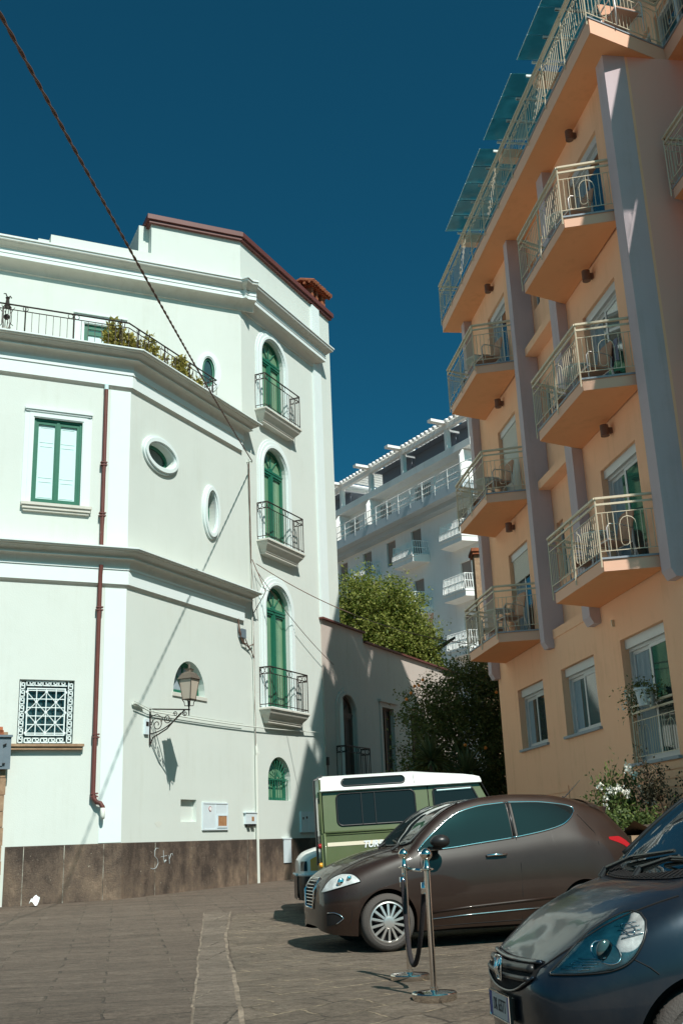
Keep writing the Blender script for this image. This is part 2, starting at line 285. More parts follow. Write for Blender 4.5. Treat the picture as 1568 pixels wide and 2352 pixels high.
M['strip'] = paving_mat('basalt_strip', 8, 0.8, 0.9, (0.17, 0.135, 0.105), (0.34, 0.275, 0.215), (0.38, 0.31, 0.23))
M['asphalt'] = paving_mat('worn_basalt_road', -12, 1.1, 0.36, (0.14, 0.108, 0.084), (0.27, 0.21, 0.162), (0.20, 0.16, 0.12))
M['joint'] = mat('sandy_joint', (0.27, 0.215, 0.16), 0.95, col2=(0.12, 0.095, 0.07), scale=5, amt=.25, bump=.8, bscale=30)

# ------------------------------------------------------------------ mesh helpers
class MB:
    def __init__(s, fr=None):
        s.v = []; s.f = []; s.mi = []; s.fr = fr
    def pt(s, p):
        p = s.fr(*p) if s.fr else Vector(p)
        s.v.append(tuple(p)); return len(s.v)-1
    def face(s, pts, mi=0):
        s.f.append([s.pt(p) for p in pts]); s.mi.append(mi)
    def box(s, a, b, mi=0):
        x0, y0, z0 = a; x1, y1, z1 = b
        i = [s.pt(p) for p in ((x0,y0,z0),(x1,y0,z0),(x1,y1,z0),(x0,y1,z0),(x0,y0,z1),(x1,y0,z1),(x1,y1,z1),(x0,y1,z1))]
        for q in ((3,2,1,0),(4,5,6,7),(0,1,5,4),(1,2,6,5),(2,3,7,6),(3,0,4,7)):
            s.f.append([i[k] for k in q]); s.mi.append(mi)
        return s
    def prism(s, poly, d0, d1, axes='xz', mi=0, holes=()):
        """poly in 2 axes; d along the third ('xz': y is depth, 'xy': z is depth)"""
        def P(p, d): return (p[0], d, p[1]) if axes == 'xz' else ((p[0], p[1], d) if axes == 'xy' else (d, p[0], p[1]))
        loops = [list(poly)] + [list(h) for h in holes]
        base = []
        for lp in loops: base += lp
        tri = tessellate_polygon([[Vector((p[0], p[1], 0)) for p in lp] for lp in loops])
        i0 = [s.pt(P(p, d0)) for p in base]; i1 = [s.pt(P(p, d1)) for p in base]
        for t in tri:
            s.f.append([i0[k] for k in t]); s.mi.append(mi); s.f.append([i1[k] for k in reversed(t)]); s.mi.append(mi)
        k = 0
        for lp in loops:
            n = len(lp)
            for j in range(n):
                a, b = k+j, k+(j+1) % n
                s.f.append([i0[a], i0[b], i1[b], i1[a]]); s.mi.append(mi)
            k += n
        return s
    def ring(s, A, B, d0, d1, mi=0):
        n = len(A)
        idx = [[s.pt((p[0], d, p[1])) for p in L] for L in (A, B) for d in (d0, d1)]
        a0, a1, b0, b1 = idx
        for j in range(n):
            k = (j+1) % n
            for q in ((a0[j], a0[k], b0[k], b0[j]), (a1[k], a1[j], b1[j], b1[k]), (a1[j], a1[k], a0[k], a0[j]), (b0[j], b0[k], b1[k], b1[j])):
                s.f.append(list(q)); s.mi.append(mi)
        return s
    def tube(s, path, r, n=6, mi=0, cap=True, closed=False):
        P = [Vector(s.fr(*p)) if s.fr else Vector(p) for p in path]
        rr = r if isinstance(r, (list, tuple)) else [r]*len(P)
        rings = []
        prev = None
        for i, p in enumerate(P):
            if closed: d = P[(i+1) % len(P)]-P[i-1]
            else: d = P[min(i+1, len(P)-1)]-P[max(i-1, 0)]
            if d.length < 1e-9: d = Vector((0, 0, 1))
            d.normalize()
            if prev is None:
                a = Vector((0, 0, 1)) if abs(d.z) < 0.9 else Vector((1, 0, 0))
                u = d.cross(a).normalized()
            else:
                u = (prev - d*prev.dot(d))
                u = u.normalized() if u.length > 1e-6 else d.orthogonal().normalized()
            prev = u; v = d.cross(u)
            ring = []
            for k in range(n):
                q = p + (u*math.cos(2*PI*k/n) + v*math.sin(2*PI*k/n))*rr[i]
                s.v.append(tuple(q)); ring.append(len(s.v)-1)
            rings.append(ring)
        m = len(rings)
        for i in range(m if closed else m-1):
            a, b = rings[i], rings[(i+1) % m]
            for k in range(n):
                s.f.append([a[k], a[(k+1) % n], b[(k+1) % n], b[k]]); s.mi.append(mi)
        if cap and not closed:
            s.f.append(rings[0][::-1]); s.mi.append(mi); s.f.append(rings[-1]); s.mi.append(mi)
        return s
    def lathe(s, prof, n=24, c=(0, 0, 0), axis='z', mi=0, cap=True):
        rings = []
        for (r, h) in prof:
            ring = []
            for k in range(n):
                a = 2*PI*k/n
                if axis == 'z': p = (c[0]+r*math.cos(a), c[1]+r*math.sin(a), c[2]+h)
                elif axis == 'y': p = (c[0]+r*math.cos(a), c[1]+h, c[2]+r*math.sin(a))
                else: p = (c[0]+h, c[1]+r*math.cos(a), c[2]+r*math.sin(a))
                ring.append(s.pt(p))
            rings.append(ring)
        for a, b in zip(rings, rings[1:]):
            for k in range(n):
                s.f.append([a[k], a[(k+1) % n], b[(k+1) % n], b[k]]); s.mi.append(mi)
        for e in (rings[0], rings[-1][::-1]) if cap else ():
            s.f.append(list(e)); s.mi.append(mi)
        return s
    def grid(s, G, mi=0, wrap=False):
        idx = [[s.pt(p) for p in row] for row in G]
        for a, b in zip(idx, idx[1:]):
            n = len(a)
            for k in range(n if wrap else n-1):
                s.f.append([a[k], a[(k+1) % n], b[(k+1) % n], b[k]]); s.mi.append(mi)
        return idx
    def sweep(s, prof, path, mi=0, caps=True, pale=False):
        """prof [(w,z)] swept along plan path [(x,y)], w to the RIGHT of travel; mitred"""
        P = [Vector(p) for p in path]; n = len(P); N = []
        for i in range(n-1):
            d = (P[i+1]-P[i]).normalized(); N.append(Vector((d.y, -d.x)))
        rows = []
        for i in range(n):
            if i == 0: m = N[0]
            elif i == n-1: m = N[-1]
            else: m = (N[i-1]+N[i])/(1+N[i-1].dot(N[i]))
            rows.append([s.pt((P[i].x+m.x*w_, P[i].y+m.y*w_, z)) for (w_, z) in prof])
        for a, b in zip(rows, rows[1:]):
            for k in range(len(prof)-1):
                s.f.append([a[k], a[k+1], b[k+1], b[k]]); s.mi.append(1 if pale and abs(prof[k][0]-prof[k+1][0]) < 1e-6 and prof[k][0] > .01 else mi)
        if caps:
            s.f.append(rows[0][::-1]); s.mi.append(mi); s.f.append(rows[-1]); s.mi.append(mi)
        return s
    def sphere(s, c, r, n=10, m=7, mi=0, sc_=(1, 1, 1)):
        return s.grid([[(c[0]+r*sc_[0]*math.sin(PI*j/m)*math.cos(2*PI*k/n), c[1]+r*sc_[1]*math.sin(PI*j/m)*math.sin(2*PI*k/n), c[2]+r*sc_[2]*math.cos(PI*j/m)) for k in range(n)] for j in range(m+1)], mi, wrap=True)
    def build(s, name, mats, parent=None, smooth=False, auto=None, label=None, fix=True):
        me = bpy.data.meshes.new(name)
        me.from_pydata(s.v, [], s.f)
        if not isinstance(mats, (list, tuple)): mats = [mats]
        for q in mats: me.materials.append(M[q] if isinstance(q, str) else q)
        me.polygons.foreach_set('material_index', s.mi)
        me.validate(); me.update()
        if fix:
            bm = bmesh.new(); bm.from_mesh(me); bmesh.ops.remove_doubles(bm, verts=bm.verts, dist=1e-5); bmesh.ops.recalc_face_normals(bm, faces=bm.faces); bm.to_mesh(me); bm.free()
        if smooth:
            me.polygons.foreach_set('use_smooth', [True]*len(me.polygons))
            if auto: me.set_sharp_from_angle(angle=R(auto))
        o = bpy.data.objects.new(name, me); COL.objects.link(o)
        if parent: o.parent = parent
        if label: o['label'] = label
        return o

def thing(name, label, cat, loc=(0, 0, 0), rz=0.0, group=None):
    o = bpy.data.objects.new(name, None); COL.objects.link(o)
    o.empty_display_size = 0.2
    o.location = loc; o.rotation_euler = (0, 0, rz); o['label'] = label; o['category'] = cat
    if group: o['group'] = group
    return o
def tag(o, label, cat, group=None):
    o['label'] = label; o['category'] = cat
    if group: o['group'] = group
    return o
def struct(o, kind='structure'):
    o['kind'] = kind; return o
def dup(root, loc, rz=None, label=None, group=None):
    def cp(o, par):
        c = o.copy(); COL.objects.link(c); c.parent = par
        for ch in o.children: cp(ch, c)
        return c
    r = cp(root, None)
    r.location = loc
    if rz is not None: r.rotation_euler = (r.rotation_euler[0], r.rotation_euler[1], rz)
    if label: r['label'] = label
    if group: r['group'] = group
    return r
def each(items, fn, name, mats, parent, fr=None, **k):
    o = None
    for it in items:
        mb = MB(fr); fn(mb, it); o = mb.build(name, mats, parent, **k)
    return o
def hrot(h): return R(90-h)          # heading (deg clockwise from +Y) -> z rotation putting local x along it
def rect(x0, x1, z0, z1): return [(x0, z0), (x1, z0), (x1, z1), (x0, z1)]
def arch(x0, x1, z0, z1, n=16, rise=None):
    r = (x1-x0)/2; cx = (x0+x1)/2; rise = rise or r; zs = z1-rise
    return [(x0, z0), (x1, z0)] + [(cx+r*math.cos(PI*k/n), zs+rise*math.sin(PI*k/n)) for k in range(n+1)]
def ell(cx, cz, a, b, n=36): return [(cx+a*math.cos(2*PI*k/n), cz+b*math.sin(2*PI*k/n)) for k in range(n)]
def gz(x, y):
    xs = [-50, 0, 4, 6, 8.3, 10, 12, 15, 18, 22, 28, 35, 60, 100, 600]
    zs = [-1.2, -.52, -.36, -.25, -.07, -.08, -.10, -.05, .06, .15, .22, .3, 1, 2, 2]
    return float(np.interp(y, xs, zs))

# ------------------------------------------------------------------ ground
def ground_sheet(name, poly, mat_, lift, res, label=None):
    """sheet following gz, clipped to a plan polygon"""
    xs = [p[0] for p in poly]; ys = [p[1] for p in poly]
    bm = bmesh.new()
    x0, x1, y0, y1 = min(xs), max(xs), min(ys), max(ys)
    nx = max(1, int((x1-x0)/res)); ny = max(1, int((y1-y0)/res))
    YS = sorted(set([round(y0+(y1-y0)*j/ny, 4) for j in range(ny+1)]+[float(q) for q in (4, 6, 8.3, 10, 12, 15, 18, 22, 28, 35) if y0 < q < y1])); ny = len(YS)-1
    g = [[bm.verts.new((x0+(x1-x0)*i/nx, YS[j], 0)) for i in range(nx+1)] for j in range(ny+1)]
    for j in range(ny):
        for i in range(nx): bm.faces.new((g[j][i], g[j][i+1], g[j+1][i+1], g[j+1][i]))
    n = len(poly)
    area = sum(poly[i][0]*poly[(i+1) % n][1]-poly[(i+1) % n][0]*poly[i][1] for i in range(n))
    for i in range(n):
        a = Vector((*poly[i], 0)); b = Vector((*poly[(i+1) % n], 0)); d = b-a
        nn = Vector((d.y, -d.x, 0)) if area > 0 else Vector((-d.y, d.x, 0))
        bmesh.ops.bisect_plane(bm, geom=bm.verts[:]+bm.edges[:]+bm.faces[:], plane_co=a, plane_no=nn, clear_outer=True)
    for v in bm.verts: v.co.z = gz(v.co.x, v.co.y)+lift
    me = bpy.data.meshes.new(name); bm.to_mesh(me); bm.free(); me.materials.append(M[mat_])
    me.polygons.foreach_set('use_smooth', [True]*len(me.polygons))
    o = bpy.data.objects.new(name, me); COL.objects.link(o); struct(o); return o
mb = MB()
ysg = [-60, -50, 0, 4, 6, 8.3, 10, 12, 15, 18, 22, 28, 35, 60, 100, 600]
mb.grid([[(x, y, gz(x, y)) for x in (-600, -60, -20, -8, -3, 0, 3, 8, 20, 60, 600)] for y in ysg])
struct(mb.build('ground', 'bounce_ground', smooth=True))
ground_sheet('asphalt_road', [(-16, 2.5), (3.4, 2.5), (4.6, 9), (3.3, 24), (3.6, 60), (-16, 60)], 'asphalt', .002, 1.4)
def ground_band(name, mat_, lift, rows):
    # rows: (y, x_left, x_right); sheet between the two borders
    ys = sorted(set([float(q) for q in (4, 6, 8.3, 10, 12, 15, 18, 22, 28, 35) if rows[0][0] < q < rows[-1][0]]+[rows[0][0]+(rows[-1][0]-rows[0][0])*k/40 for k in range(41)]))
    Y, A, B = [r_[0] for r_ in rows], [r_[1] for r_ in rows], [r_[2] for r_ in rows]
    rn = random.Random(5); mb = MB(); G = []
    for y in ys:
        a, b = float(np.interp(y, Y, A)), float(np.interp(y, Y, B)); j = rn.uniform(-.009, .009)
        G.append([(a+j+(b-a)*k/8, y, gz(0, y)+lift) for k in range(9)])
    mb.grid(G); return struct(mb.build(name, mat_, smooth=True))
ground_band('stone_paving', 'paving', .008, [(5.5, -.42, 12), (7.5, -.745, 12), (10, -1.06, 12), (12.7, -1.42, 12), (14.6, -1.68, 12), (17.5, -1.9, 12)])
ground_band('paving_strip', 'strip', .008, [(5.5, -.78, -.46), (7.5, -1.09, -.785), (10, -1.40, -1.10), (12, -1.67, -1.37), (14.6, -2.0, -1.72), (17.9, -2.4, -2.0)])
ground_band('strip_joint', 'joint', .004, [(5.5, -.80, -.40), (7.5, -1.11, -.735), (10, -1.42, -1.05), (12, -1.69, -1.35), (14.6, -2.02, -1.68), (17.9, -2.42, -1.98)])

# ------------------------------------------------------------------ white villa
VO = (-4.612, 22.0, 0.0)
villa = thing('villa', 'tall white rendered villa with green arched doors, oval windows and heavy cornices, on the left', 'villa', VO, hrot(25.69))
th = R(65.385-25.69); cA, sA = math.cos(th), math.sin(th)
def FA(x, y, z): return Vector((x*cA+y*sA, -x*sA+y*cA, z))
def FA2(x, y, z): return FA(x, y, z)+Vector((4.78, 0, 0))
def FAp(x, y): v = FA(x, y, 0); return (v.x, v.y)
def FA2p(x, y): v = FA2(x, y, 0); return (v.x, v.y)
AL = -9.0     # how far wall A runs to the left
doors = [(12.46, 14.85), (8.74, 11.52), (4.36, 7.62)]
# wall openings on B / C
dh = [arch(5.82, 7.08, a, b) for a, b in doors]
ov1, ov2 = ell(1.13, 9.70, .52, .27), ell(3.24, 8.90, .215, .52)
lun = arch(1.74, 3.0, 4.36, 5.11, rise=.74)
low = arch(5.83, 6.98, 2.12, 3.19)
niche = rect(2.05, 2.66, 1.60, 2.07)
b_all = [(0, 0), (10.22, 0), (10.22, 17.35), (4.78, 17.35), (4.78, 11.7), (0, 11.7)]
mw = MB()
mw.prism(b_all, 0, .28, holes=dh+[ov1, ov2, lun, low, niche])
# wall A
winA = rect(-2.06, -1.04, 8.07, 9.99); gr = rect(-2.09, -1.01, 3.12, 4.38)
mw.fr = FA
mw.prism([(AL, 0), (0, 0), (0, 11.7), (AL, 11.7)], 0, .28, holes=[winA, gr])
# upper set-back wall and tower parapet
dT = rect(-4.22, -3.4, 11.72, 13.98); ovT = ell(-.93, 13.12, .175, .42)
mw.fr = FA2
mw.prism([(AL-2, 11.5), (0, 11.5), (0, 17.35), (-2.52, 17.35), (-2.52, 16.38), (-5.15, 16.38), (-5.15, 15.75), (AL-2, 15.75)], 0, .28, holes=[dT, ovT])
mw.box((-2.80, .28, 15.8), (-2.52, 6, 17.34))
mw.box((-5.43, .28, 15.6), (-5.15, 1.2, 16.37))
# far side of tower, back
mw.fr = None
mw.box((9.94, .28, 0), (10.22, 8, 17.34))
wallv = mw.build('wall', 'plaster', villa)
# terrace floor, roof
mb = MB(); tf = [FAp(AL, 0), (0, 0), (4.78, 0), FA2p(-.3, .2), FA2p(AL-2, .2)]
mb.prism(tf, 11.5, 11.69, axes='xy'); mb.build('terrace_floor', 'cornice', villa)
mb = MB(); mb.prism([FA2p(-2.66, -.14), (4.78-.06, -.14), (10.34, -.14), (10.34, 7), FA2p(-2.66, 6)], 17.36, 17.50, axes='xy')
mb.prism([FA2p(-2.60, -.09), (4.78-.05, -.09), (10.29, -.09), (10.29, 7), FA2p(-2.60, 6)], 17.27, 17.358, axes='xy')
roofv = mb.build('roof', 'brownmetal', villa)
# dado
mb = MB(); mb.sweep([(0.002, -.1), (.035, -.1), (.035, 1.185), (.03, 1.2), (0.002, 1.2)], [FAp(-2.2, 0), (0, 0), (8.95, 0)])
mb.build('dado', 'dado', villa)
for x in (1.1, 4.75): mb = MB(); mb.box((x-.006, -.0375, .1), (x+.006, -.03, 1.19)); mb.build('dado_joint', 'dadojoint', villa)
for x in (-.34, -1.1, -1.86): mb = MB(FA); mb.box((x-.006, -.0375, .0), (x+.006, -.03, 1.19)); mb.build('dado_joint', 'dadojoint', villa)
# cornices (profiles w,z)
def cprof(zt, zl, out, zb, fas, h):
    """zt lip top, zl fascia top, out projection, zb fascia bottom"""
    p = [(0.0, zt+.02), (out-.05, zt), (out, zt-.010), (out, zt-.040), (out-.035, zt-.045), (out-.035, zt-.062), (out-.085, zt-.068)]
    n = 7
    for k in range(n+1):
        t = k/n; p.append((out-.085-.145*(.5-.5*math.cos(PI*t)), zt-.07-.14*t))
    p += [(out-.188, zt-.212), (out-.188, zt-.226), (out-.235, zt-.232)]
    for k in range(n+1):
        t = k/n; p.append((out-.235-(out-.235-.09)*math.sin(PI/2*t), zt-.232-.15*(1-math.cos(PI/2*t))))
    p += [(.09, zl), ]
    p += [(fas, zl), (fas, zb), (fas-.02, zb-.008), (fas-.055, zb-.055), (.0, zb-.07)]
    return p
pathAB = [FAp(AL, 0), (0, 0), (4.62, 0), (4.62, .15)]
mb = MB(); mb.sweep(cprof(7.16, 6.73, .42, 6.42, .07, 0), pathAB, pale=True); c = mb.build('cornice', ['cornice', 'trim'], villa, smooth=True, auto=30)
mb = MB(); mb.sweep(cprof(11.76, 11.24, .46, 10.95, .07, 0), pathAB, pale=True); mb.build('cornice', ['cornice', 'trim'], villa, smooth=True, auto=30)
def tprof():
    p = [(0, 15.88), (.50, 15.84), (.52, 15.82), (.52, 15.78), (.49, 15.77), (.49, 15.73)]
    for k in range(7): t = k/6; p.append((.49-.15*(0.5-0.5*math.cos(PI*t)), 15.73-.15*t))
    p += [(.31, 15.58), (.31, 15.46), (.325, 15.455), (.325, 15.44), (.31, 15.435), (.31, 15.33)]
    for k in range(9): t = k/8*PI/2; p.append((.29-.25*math.sin(t), 15.10+.23*math.cos(t)))
    p += [(0, 15.09)]
    return p
mb = MB(); mb.sweep(tprof(), [FA2p(AL-2, 0), FA2p(.35, 0)], pale=True); mb.sweep(tprof(), [(4.86, .9), (4.86, 0), (9.0, 0), (9.0, .1)], pale=True)
mb.build('cornice', ['cornice', 'trim'], villa, smooth=True, auto=30)
# pale bands of the fascias and the corner quoin, pilaster on tower
mb = MB(); mb.fr = None; mb.box((8.95, -.07, 7.25), (9.43, .02, 17.24)); mb.build('pilaster', 'trim', villa)
mb = MB(FA)
mb.box((-.45, -.012, 1.21), (.0, .02, 6.34)); mb.box((-.45, -.012, 7.2), (.0, .02, 10.86)); mb.build('quoin', 'trim', villa)
# moulded surrounds
def surround(mb, outer_f, steps):
    for (o0, o1, w_) in steps: mb.ring(outer_f(o0), outer_f(o1), -w_, .01)
for (a, b) in doors:
    mb = MB(); f = lambda o, a=a, b=b: arch(5.82-o, 7.08+o, a-.0, b+o, n=20)
    surround(mb, f, [(.30, .0, .025), (.22, .03, .05), (.12, .05, .075)])
    mb.build('door_surround', 'trim', villa)
mb = MB(); surround(mb, lambda o: ell(1.13, 9.70, .52+o, .27+o), [(.17, 0, .05), (.12, .03, .09)]); mb.build('oval_surround', 'trim', villa, smooth=True, auto=40)
mb = MB(); surround(mb, lambda o: ell(3.24, 8.90, .215+o, .52+o), [(.17, 0, .05), (.12, .03, .09)]); mb.build('oval_surround', 'trim', villa, smooth=True, auto=40)
mb = MB(FA2); surround(mb, lambda o: ell(-.93, 13.12, .175+o, .42+o), [(.17, 0, .03), (.12, .03, .05)]); mb.build('oval_surround', 'trim', villa, smooth=True, auto=40)
mb = MB(FA)
surround(mb, lambda o: rect(-2.06-o, -1.04+o, 8.07, 9.99+o), [(.20, 0, .02), (.10, .02, .035)])
for k, (e, w_) in enumerate(((.02, .05), (.05, .075))): mb.box((-2.26-e+.04, -w_, 10.12+.04*k), (-.84+e-.04, .01, 10.17+.04*k))
mb.build('window_surround', 'trim', villa)
mb = MB(FA); mb.box((-2.26, -.12, 8.0), (-.80, .01, 8.06)); mb.box((-2.23, -.09, 7.93), (-.83, .01, 8.0)); mb.box((-2.21, -.06, 7.88), (-.85, .01, 7.93)); mb.build('sill', 'cornice', villa)
mb = MB(FA2); surround(mb, lambda o: rect(-4.22-o, -3.4+o, 11.72, 13.98+o), [(.24, 0, .02), (.12, .02, .035)]); mb.box((-4.5, -.06, 14.24), (-3.12, .01, 14.28)); mb.build('window_surround', 'trim', villa)
# arched green doors
def arch_door(a, b, parent, fr=None, x0=5.82, x1=7.08, y=.10, glassmat='greenglass'):
    zs = b-(x1-x0)/2; zt = zs+.0; cx = (x0+x1)/2; r = (x1-x0)/2
    mb = MB(fr)
    mb.ring(arch(x0, x1, a, b, 20), arch(x0+.07, x1-.07, a+.08, b-.07, 20), y, y+.07)
    mb.box((x0+.06, y-.02, zt-.09), (x1-.06, y+.06, zt+.05)); mb.box((x0+.04, y-.035, zt-.02), (x1-.04, y+.06, zt+.02))
    mb.box((cx-.065, y-.015, a+.05), (cx+.065, y+.06, zt-.05)); mb.box((cx-.02, y-.03, a+.05), (cx+.02, y+.06, zt-.05))
    for sx in (x0+.07, cx+.065):
        w_ = cx-.065-x0-.07
        mb.ring(rect(sx, sx+w_, a+.08, zt-.09), rect(sx+.045, sx+w_-.045, a+.14, zt-.14), y+.005, y+.05)
    for an in (50, 90, 130):
        t = R(an); L = r-.07
        mb.tube([(cx+.12*math.cos(t), y+.02, zt+.04+.12*math.sin(t)), (cx+L*math.cos(t), y+.02, zt+L*math.sin(t))], .017, 5)
    mb.lathe([(.001, -.01), (.12, -.01), (.12, .03), (.001, .03)], 14, (cx, y+.02, zt+.03), axis='y')
    d = mb.build('arched_door', 'green', parent)
    mb = MB(fr); mb.prism(arch(x0+.03, x1-.03, a+.03, b-.03, 20), y+.045, y+.055); mb.build('pane', glassmat, d)
    return d
for (a, b) in doors: arch_door(a, b, villa)
# balcony slabs + railings on C
def bal_rail(mb, x0, x1, y0, z0, h=1.0, top=.022):
    """rail round three sides; y0 negative = outwards"""
    pts = [(x0, 0, 0), (x0, y0, 0), (x1, y0, 0), (x1, 0, 0)]
    for dz, r in ((h, .019), (h-.17, .012), (.07, .012)): mb.tube([(p[0], p[1], z0+dz) for p in pts], r, 5)
    segs = [(pts[0], pts[1]), (pts[1], pts[2]), (pts[2], pts[3])]
    for a, b in segs:
        L = math.hypot(b[0]-a[0], b[1]-a[1]); n = max(2, round(L/.125))
        for k in range(n+1):
            t = k/n; x = a[0]+(b[0]-a[0])*t; y = a[1]+(b[1]-a[1])*t
            mb.tube([(x, y, z0), (x, y, z0+h-(.17 if 0 < k < n else 0))], .0085 if 0 < k < n else .014, 4)
        n2 = max(1, round(L/1.0)); dx, dy = (b[0]-a[0])/L, (b[1]-a[1])/L
        for k in range(n2+1):
            for sg in (-1, 1):
                q = L*k/n2+sg*.085
                if q < .03 or q > L-.03: continue
                cx, cy = a[0]+dx*q, a[1]+dy*q
                mb.tube([(cx+dx*.07*math.cos(u), cy+dy*.07*math.cos(u), z0+h-.085+.07*math.sin(u)) for u in [2*PI*j/12 for j in range(12)]], .009, 4, closed=True)
for (a, b) in doors:
    zt = a-.01
    mb = MB()
    pr = [(0.0, zt), (.33, zt), (.35, zt-.01), (.35, zt-.05), (.325, zt-.055), (.325, zt-.085)]
    for k in range(8): t = k/7; pr.append((.31-.13*(.5-.5*math.cos(PI*t)), zt-.09-.22*t))
    pr += [(.16, zt-.32), (.16, zt-.36), (0, zt-.38)]
    mb.sweep(pr, [(5.79, .02), (5.79, 0), (7.17, 0), (7.17, .02)])
    s_ = mb.build('balcony', 'cornice', villa, smooth=True, auto=30)
    mb = MB(); mb.box((5.5, -.34, zt-.02), (7.46, 0.1, zt+.012)); mb.build('slab', 'trim', s_)
    mb = MB(); bal_rail(mb, 5.49, 7.47, -.31, zt+.01); mb.build('railing', 'iron', s_)
# oval panes
def oval_pane(f, cx, cz, a, b, y, parent, fm='green', gm='glass'):
    mb = MB(f); mb.ring(ell(cx, cz, a, b), ell(cx, cz, a-.06, b-.06), y, y+.06); w_ = mb.build('oval_window', fm, parent, smooth=True, auto=40)
    mb = MB(f); mb.prism(ell(cx, cz, a-.03, b-.03), y+.04, y+.05); mb.build('pane', gm, w_)
oval_pane(None, 1.13, 9.70, .52, .27, .17, villa); oval_pane(None, 3.24, 8.90, .215, .52, .17, villa); oval_pane(FA2, -.93, 13.12, .175, .42, .02, villa)
# lunette and low grilled window
mb = MB(); mb.ring(arch(1.74, 3.0, 4.36, 5.11, rise=.74), arch(1.84, 2.9, 4.46, 5.01, rise=.64-.02), .17, .24)
for an in (55, 90, 125): t = R(an); mb.tube([(2.37+.12*math.cos(t), .2, 4.48+.12*math.sin(t)), (2.37+.6*math.cos(t), .2, 4.45+.6*math.sin(t))], .018, 5)
l_ = mb.build('lunette_window', 'green', villa)
mb = MB(); mb.prism(arch(1.77, 2.97, 4.38, 5.08, rise=.72), .22, .23); mb.build('pane', 'curtain', l_)
mb = MB(); mb.box((1.70, -.03, 4.27), (3.06, .2, 4.345)); mb.build('sill', 'cornice', villa)
mb = MB(); mb.ring(arch(5.83, 6.98, 2.12, 3.19), arch(5.91, 6.90, 2.2, 3.11), .16, .22); mb.box((5.83, .14, 2.60), (6.98, .2, 2.66)); mb.box((6.37, .15, 2.12), (6.44, .2, 2.6))
lw = mb.build('arched_window', 'green', villa)
mb = MB(); mb.prism(arch(5.86, 6.95, 2.14, 3.16), .20, .21); mb.build('pane', 'greenglass', lw)
mb = MB()
for k in range(9): x = 5.9+k*.125; mb.tube([(x, .06, 2.12), (x, .06, 2.62)], .012, 5)
for k in range(11):
    t = R(5+17*k); mb.tube([(6.405+.1*math.cos(t), .06, 2.62+.1*math.sin(t)), (6.405+.50*math.cos(t), .06, 2.62+.50*math.sin(t))], .010, 5)
mb.tube([(5.85, .06, 2.62), (6.96, .06, 2.62)], .014, 5); mb.tube([(6.405+.1*math.cos(R(15*k)), .06, 2.62+.1*math.sin(R(15*k))) for k in range(13)], .012, 5)
mb.build('grille', 'green', lw)
mb = MB(); mb.box((2.05, .10, 1.6), (2.66, .27, 2.07)); mb.build('niche_panel', 'plaster', villa)
# window A: green casements, pale inner shutters
mb = MB(FA); x0, x1, z0, z1 = -2.06, -1.04, 8.07, 9.99
mb.ring(rect(x0, x1, z0, z1), rect(x0+.05, x1-.05, z0+.05, z1-.05), .03, .10)
cx = (x0+x1)/2
for a, b in ((x0+.05, cx-.005), (cx+.005, x1-.05)): mb.ring(rect(a, b, z0+.05, z1-.05), rect(a+.055, b-.055, z0+.12, z1-.12), .045, .09)
mb.box((cx-.03, .03, z0+.04), (cx+.03, .09, z1-.04))
wA = mb.build('window', 'green', villa)
mb = MB(FA)
for a, b in ((x0+.1, cx-.04), (cx+.04, x1-.1)):
    mb.box((a, .085, z0+.1), (b, .10, z1-.1))
    for q0, q1 in ((z0+.16, z0+.52), (z0+.6, z0+1.32), (z0+1.4, z1-.17)): mb.ring(rect(a+.04, b-.04, q0, q1), rect(a+.055, b-.055, q0+.015, q1-.015), .078, .086)
mb.build('inner_shutter', 'shutter_w', wA)
mb = MB(FA2); mb.ring(rect(-4.22, -3.4, 11.72, 13.98), rect(-4.12, -3.5, 11.8, 13.86), .03, .1); mb.box((-4.13, .04, 13.7), (-3.49, .09, 13.8)); d_ = mb.build('terrace_door', 'green', villa)
mb = MB(FA2); mb.box((-4.13, .07, 11.8), (-3.49, .08, 13.87)); mb.build('pane', 'shutter_w', d_)
# greek key grille
def greek(mb, x0, z0, x1, z1, y, vert, n):
    L = (z1-z0 if vert else x1-x0)/n; W = (x1-x0 if vert else z1-z0)
    t = .011
    key = [(0, 0), (0, 1), (.72, 1), (.72, .35), (.38, .35), (.38, .66)]
    def P(a, b, k):
        a = (k+a)*L; b = b*W
        return (x0+b, y, z0+a) if vert else (x0+a, y, z0+b)
    for k in range(n):
        pts = [(0, 0), (0, 1), (.78, 1), (.78, .33), (.4, .33), (.4, .66)]
        q = [P(a, b, k) for a, b in pts]
        for a, b in zip(q, q[1:]):
            mb.box((min(a[0], b[0])-t, y-.012, min(a[2], b[2])-t), (max(a[0], b[0])+t, y+.012, max(a[2], b[2])+t))
        a, b = P(0, 0, k), P(1.0, 0, k) if False else P(1.0, 0.0, k)
        mb.box((min(a[0], b[0])-t, y-.012, min(a[2], b[2])-t), (max(a[0], b[0])+t, y+.012, max(a[2], b[2])+t))
gx0, gx1, gz0, gz1 = -2.08, -1.02, 3.13, 4.37; bw = .10
mb = MB(FA)
greek(mb, gx0+.02, gz0+.02, gx0+bw, gz1-.02, .05, True, 8); greek(mb, gx1-bw, gz0+.02, gx1-.02, gz1-.02, .051, True, 8)
greek(mb, gx0+.14, gz0+.02, gx1-.14, gz0+bw, .05, False, 5); greek(mb, gx0+.14, gz1-bw, gx1-.14, gz1-.02, .051, False, 5)
ix0, ix1, iz0, iz1 = gx0+.15, gx1-.15, gz0+.15, gz1-.15
mb.ring(rect(ix0, ix1, iz0, iz1), rect(ix0+.025, ix1-.025, iz0+.025, iz1-.025), .036, .06)
nx, nz = 4, 5
for k in range(1, nx): x = ix0+(ix1-ix0)*k/nx; mb.box((x-.009, .042, iz0), (x+.009, .058, iz1))
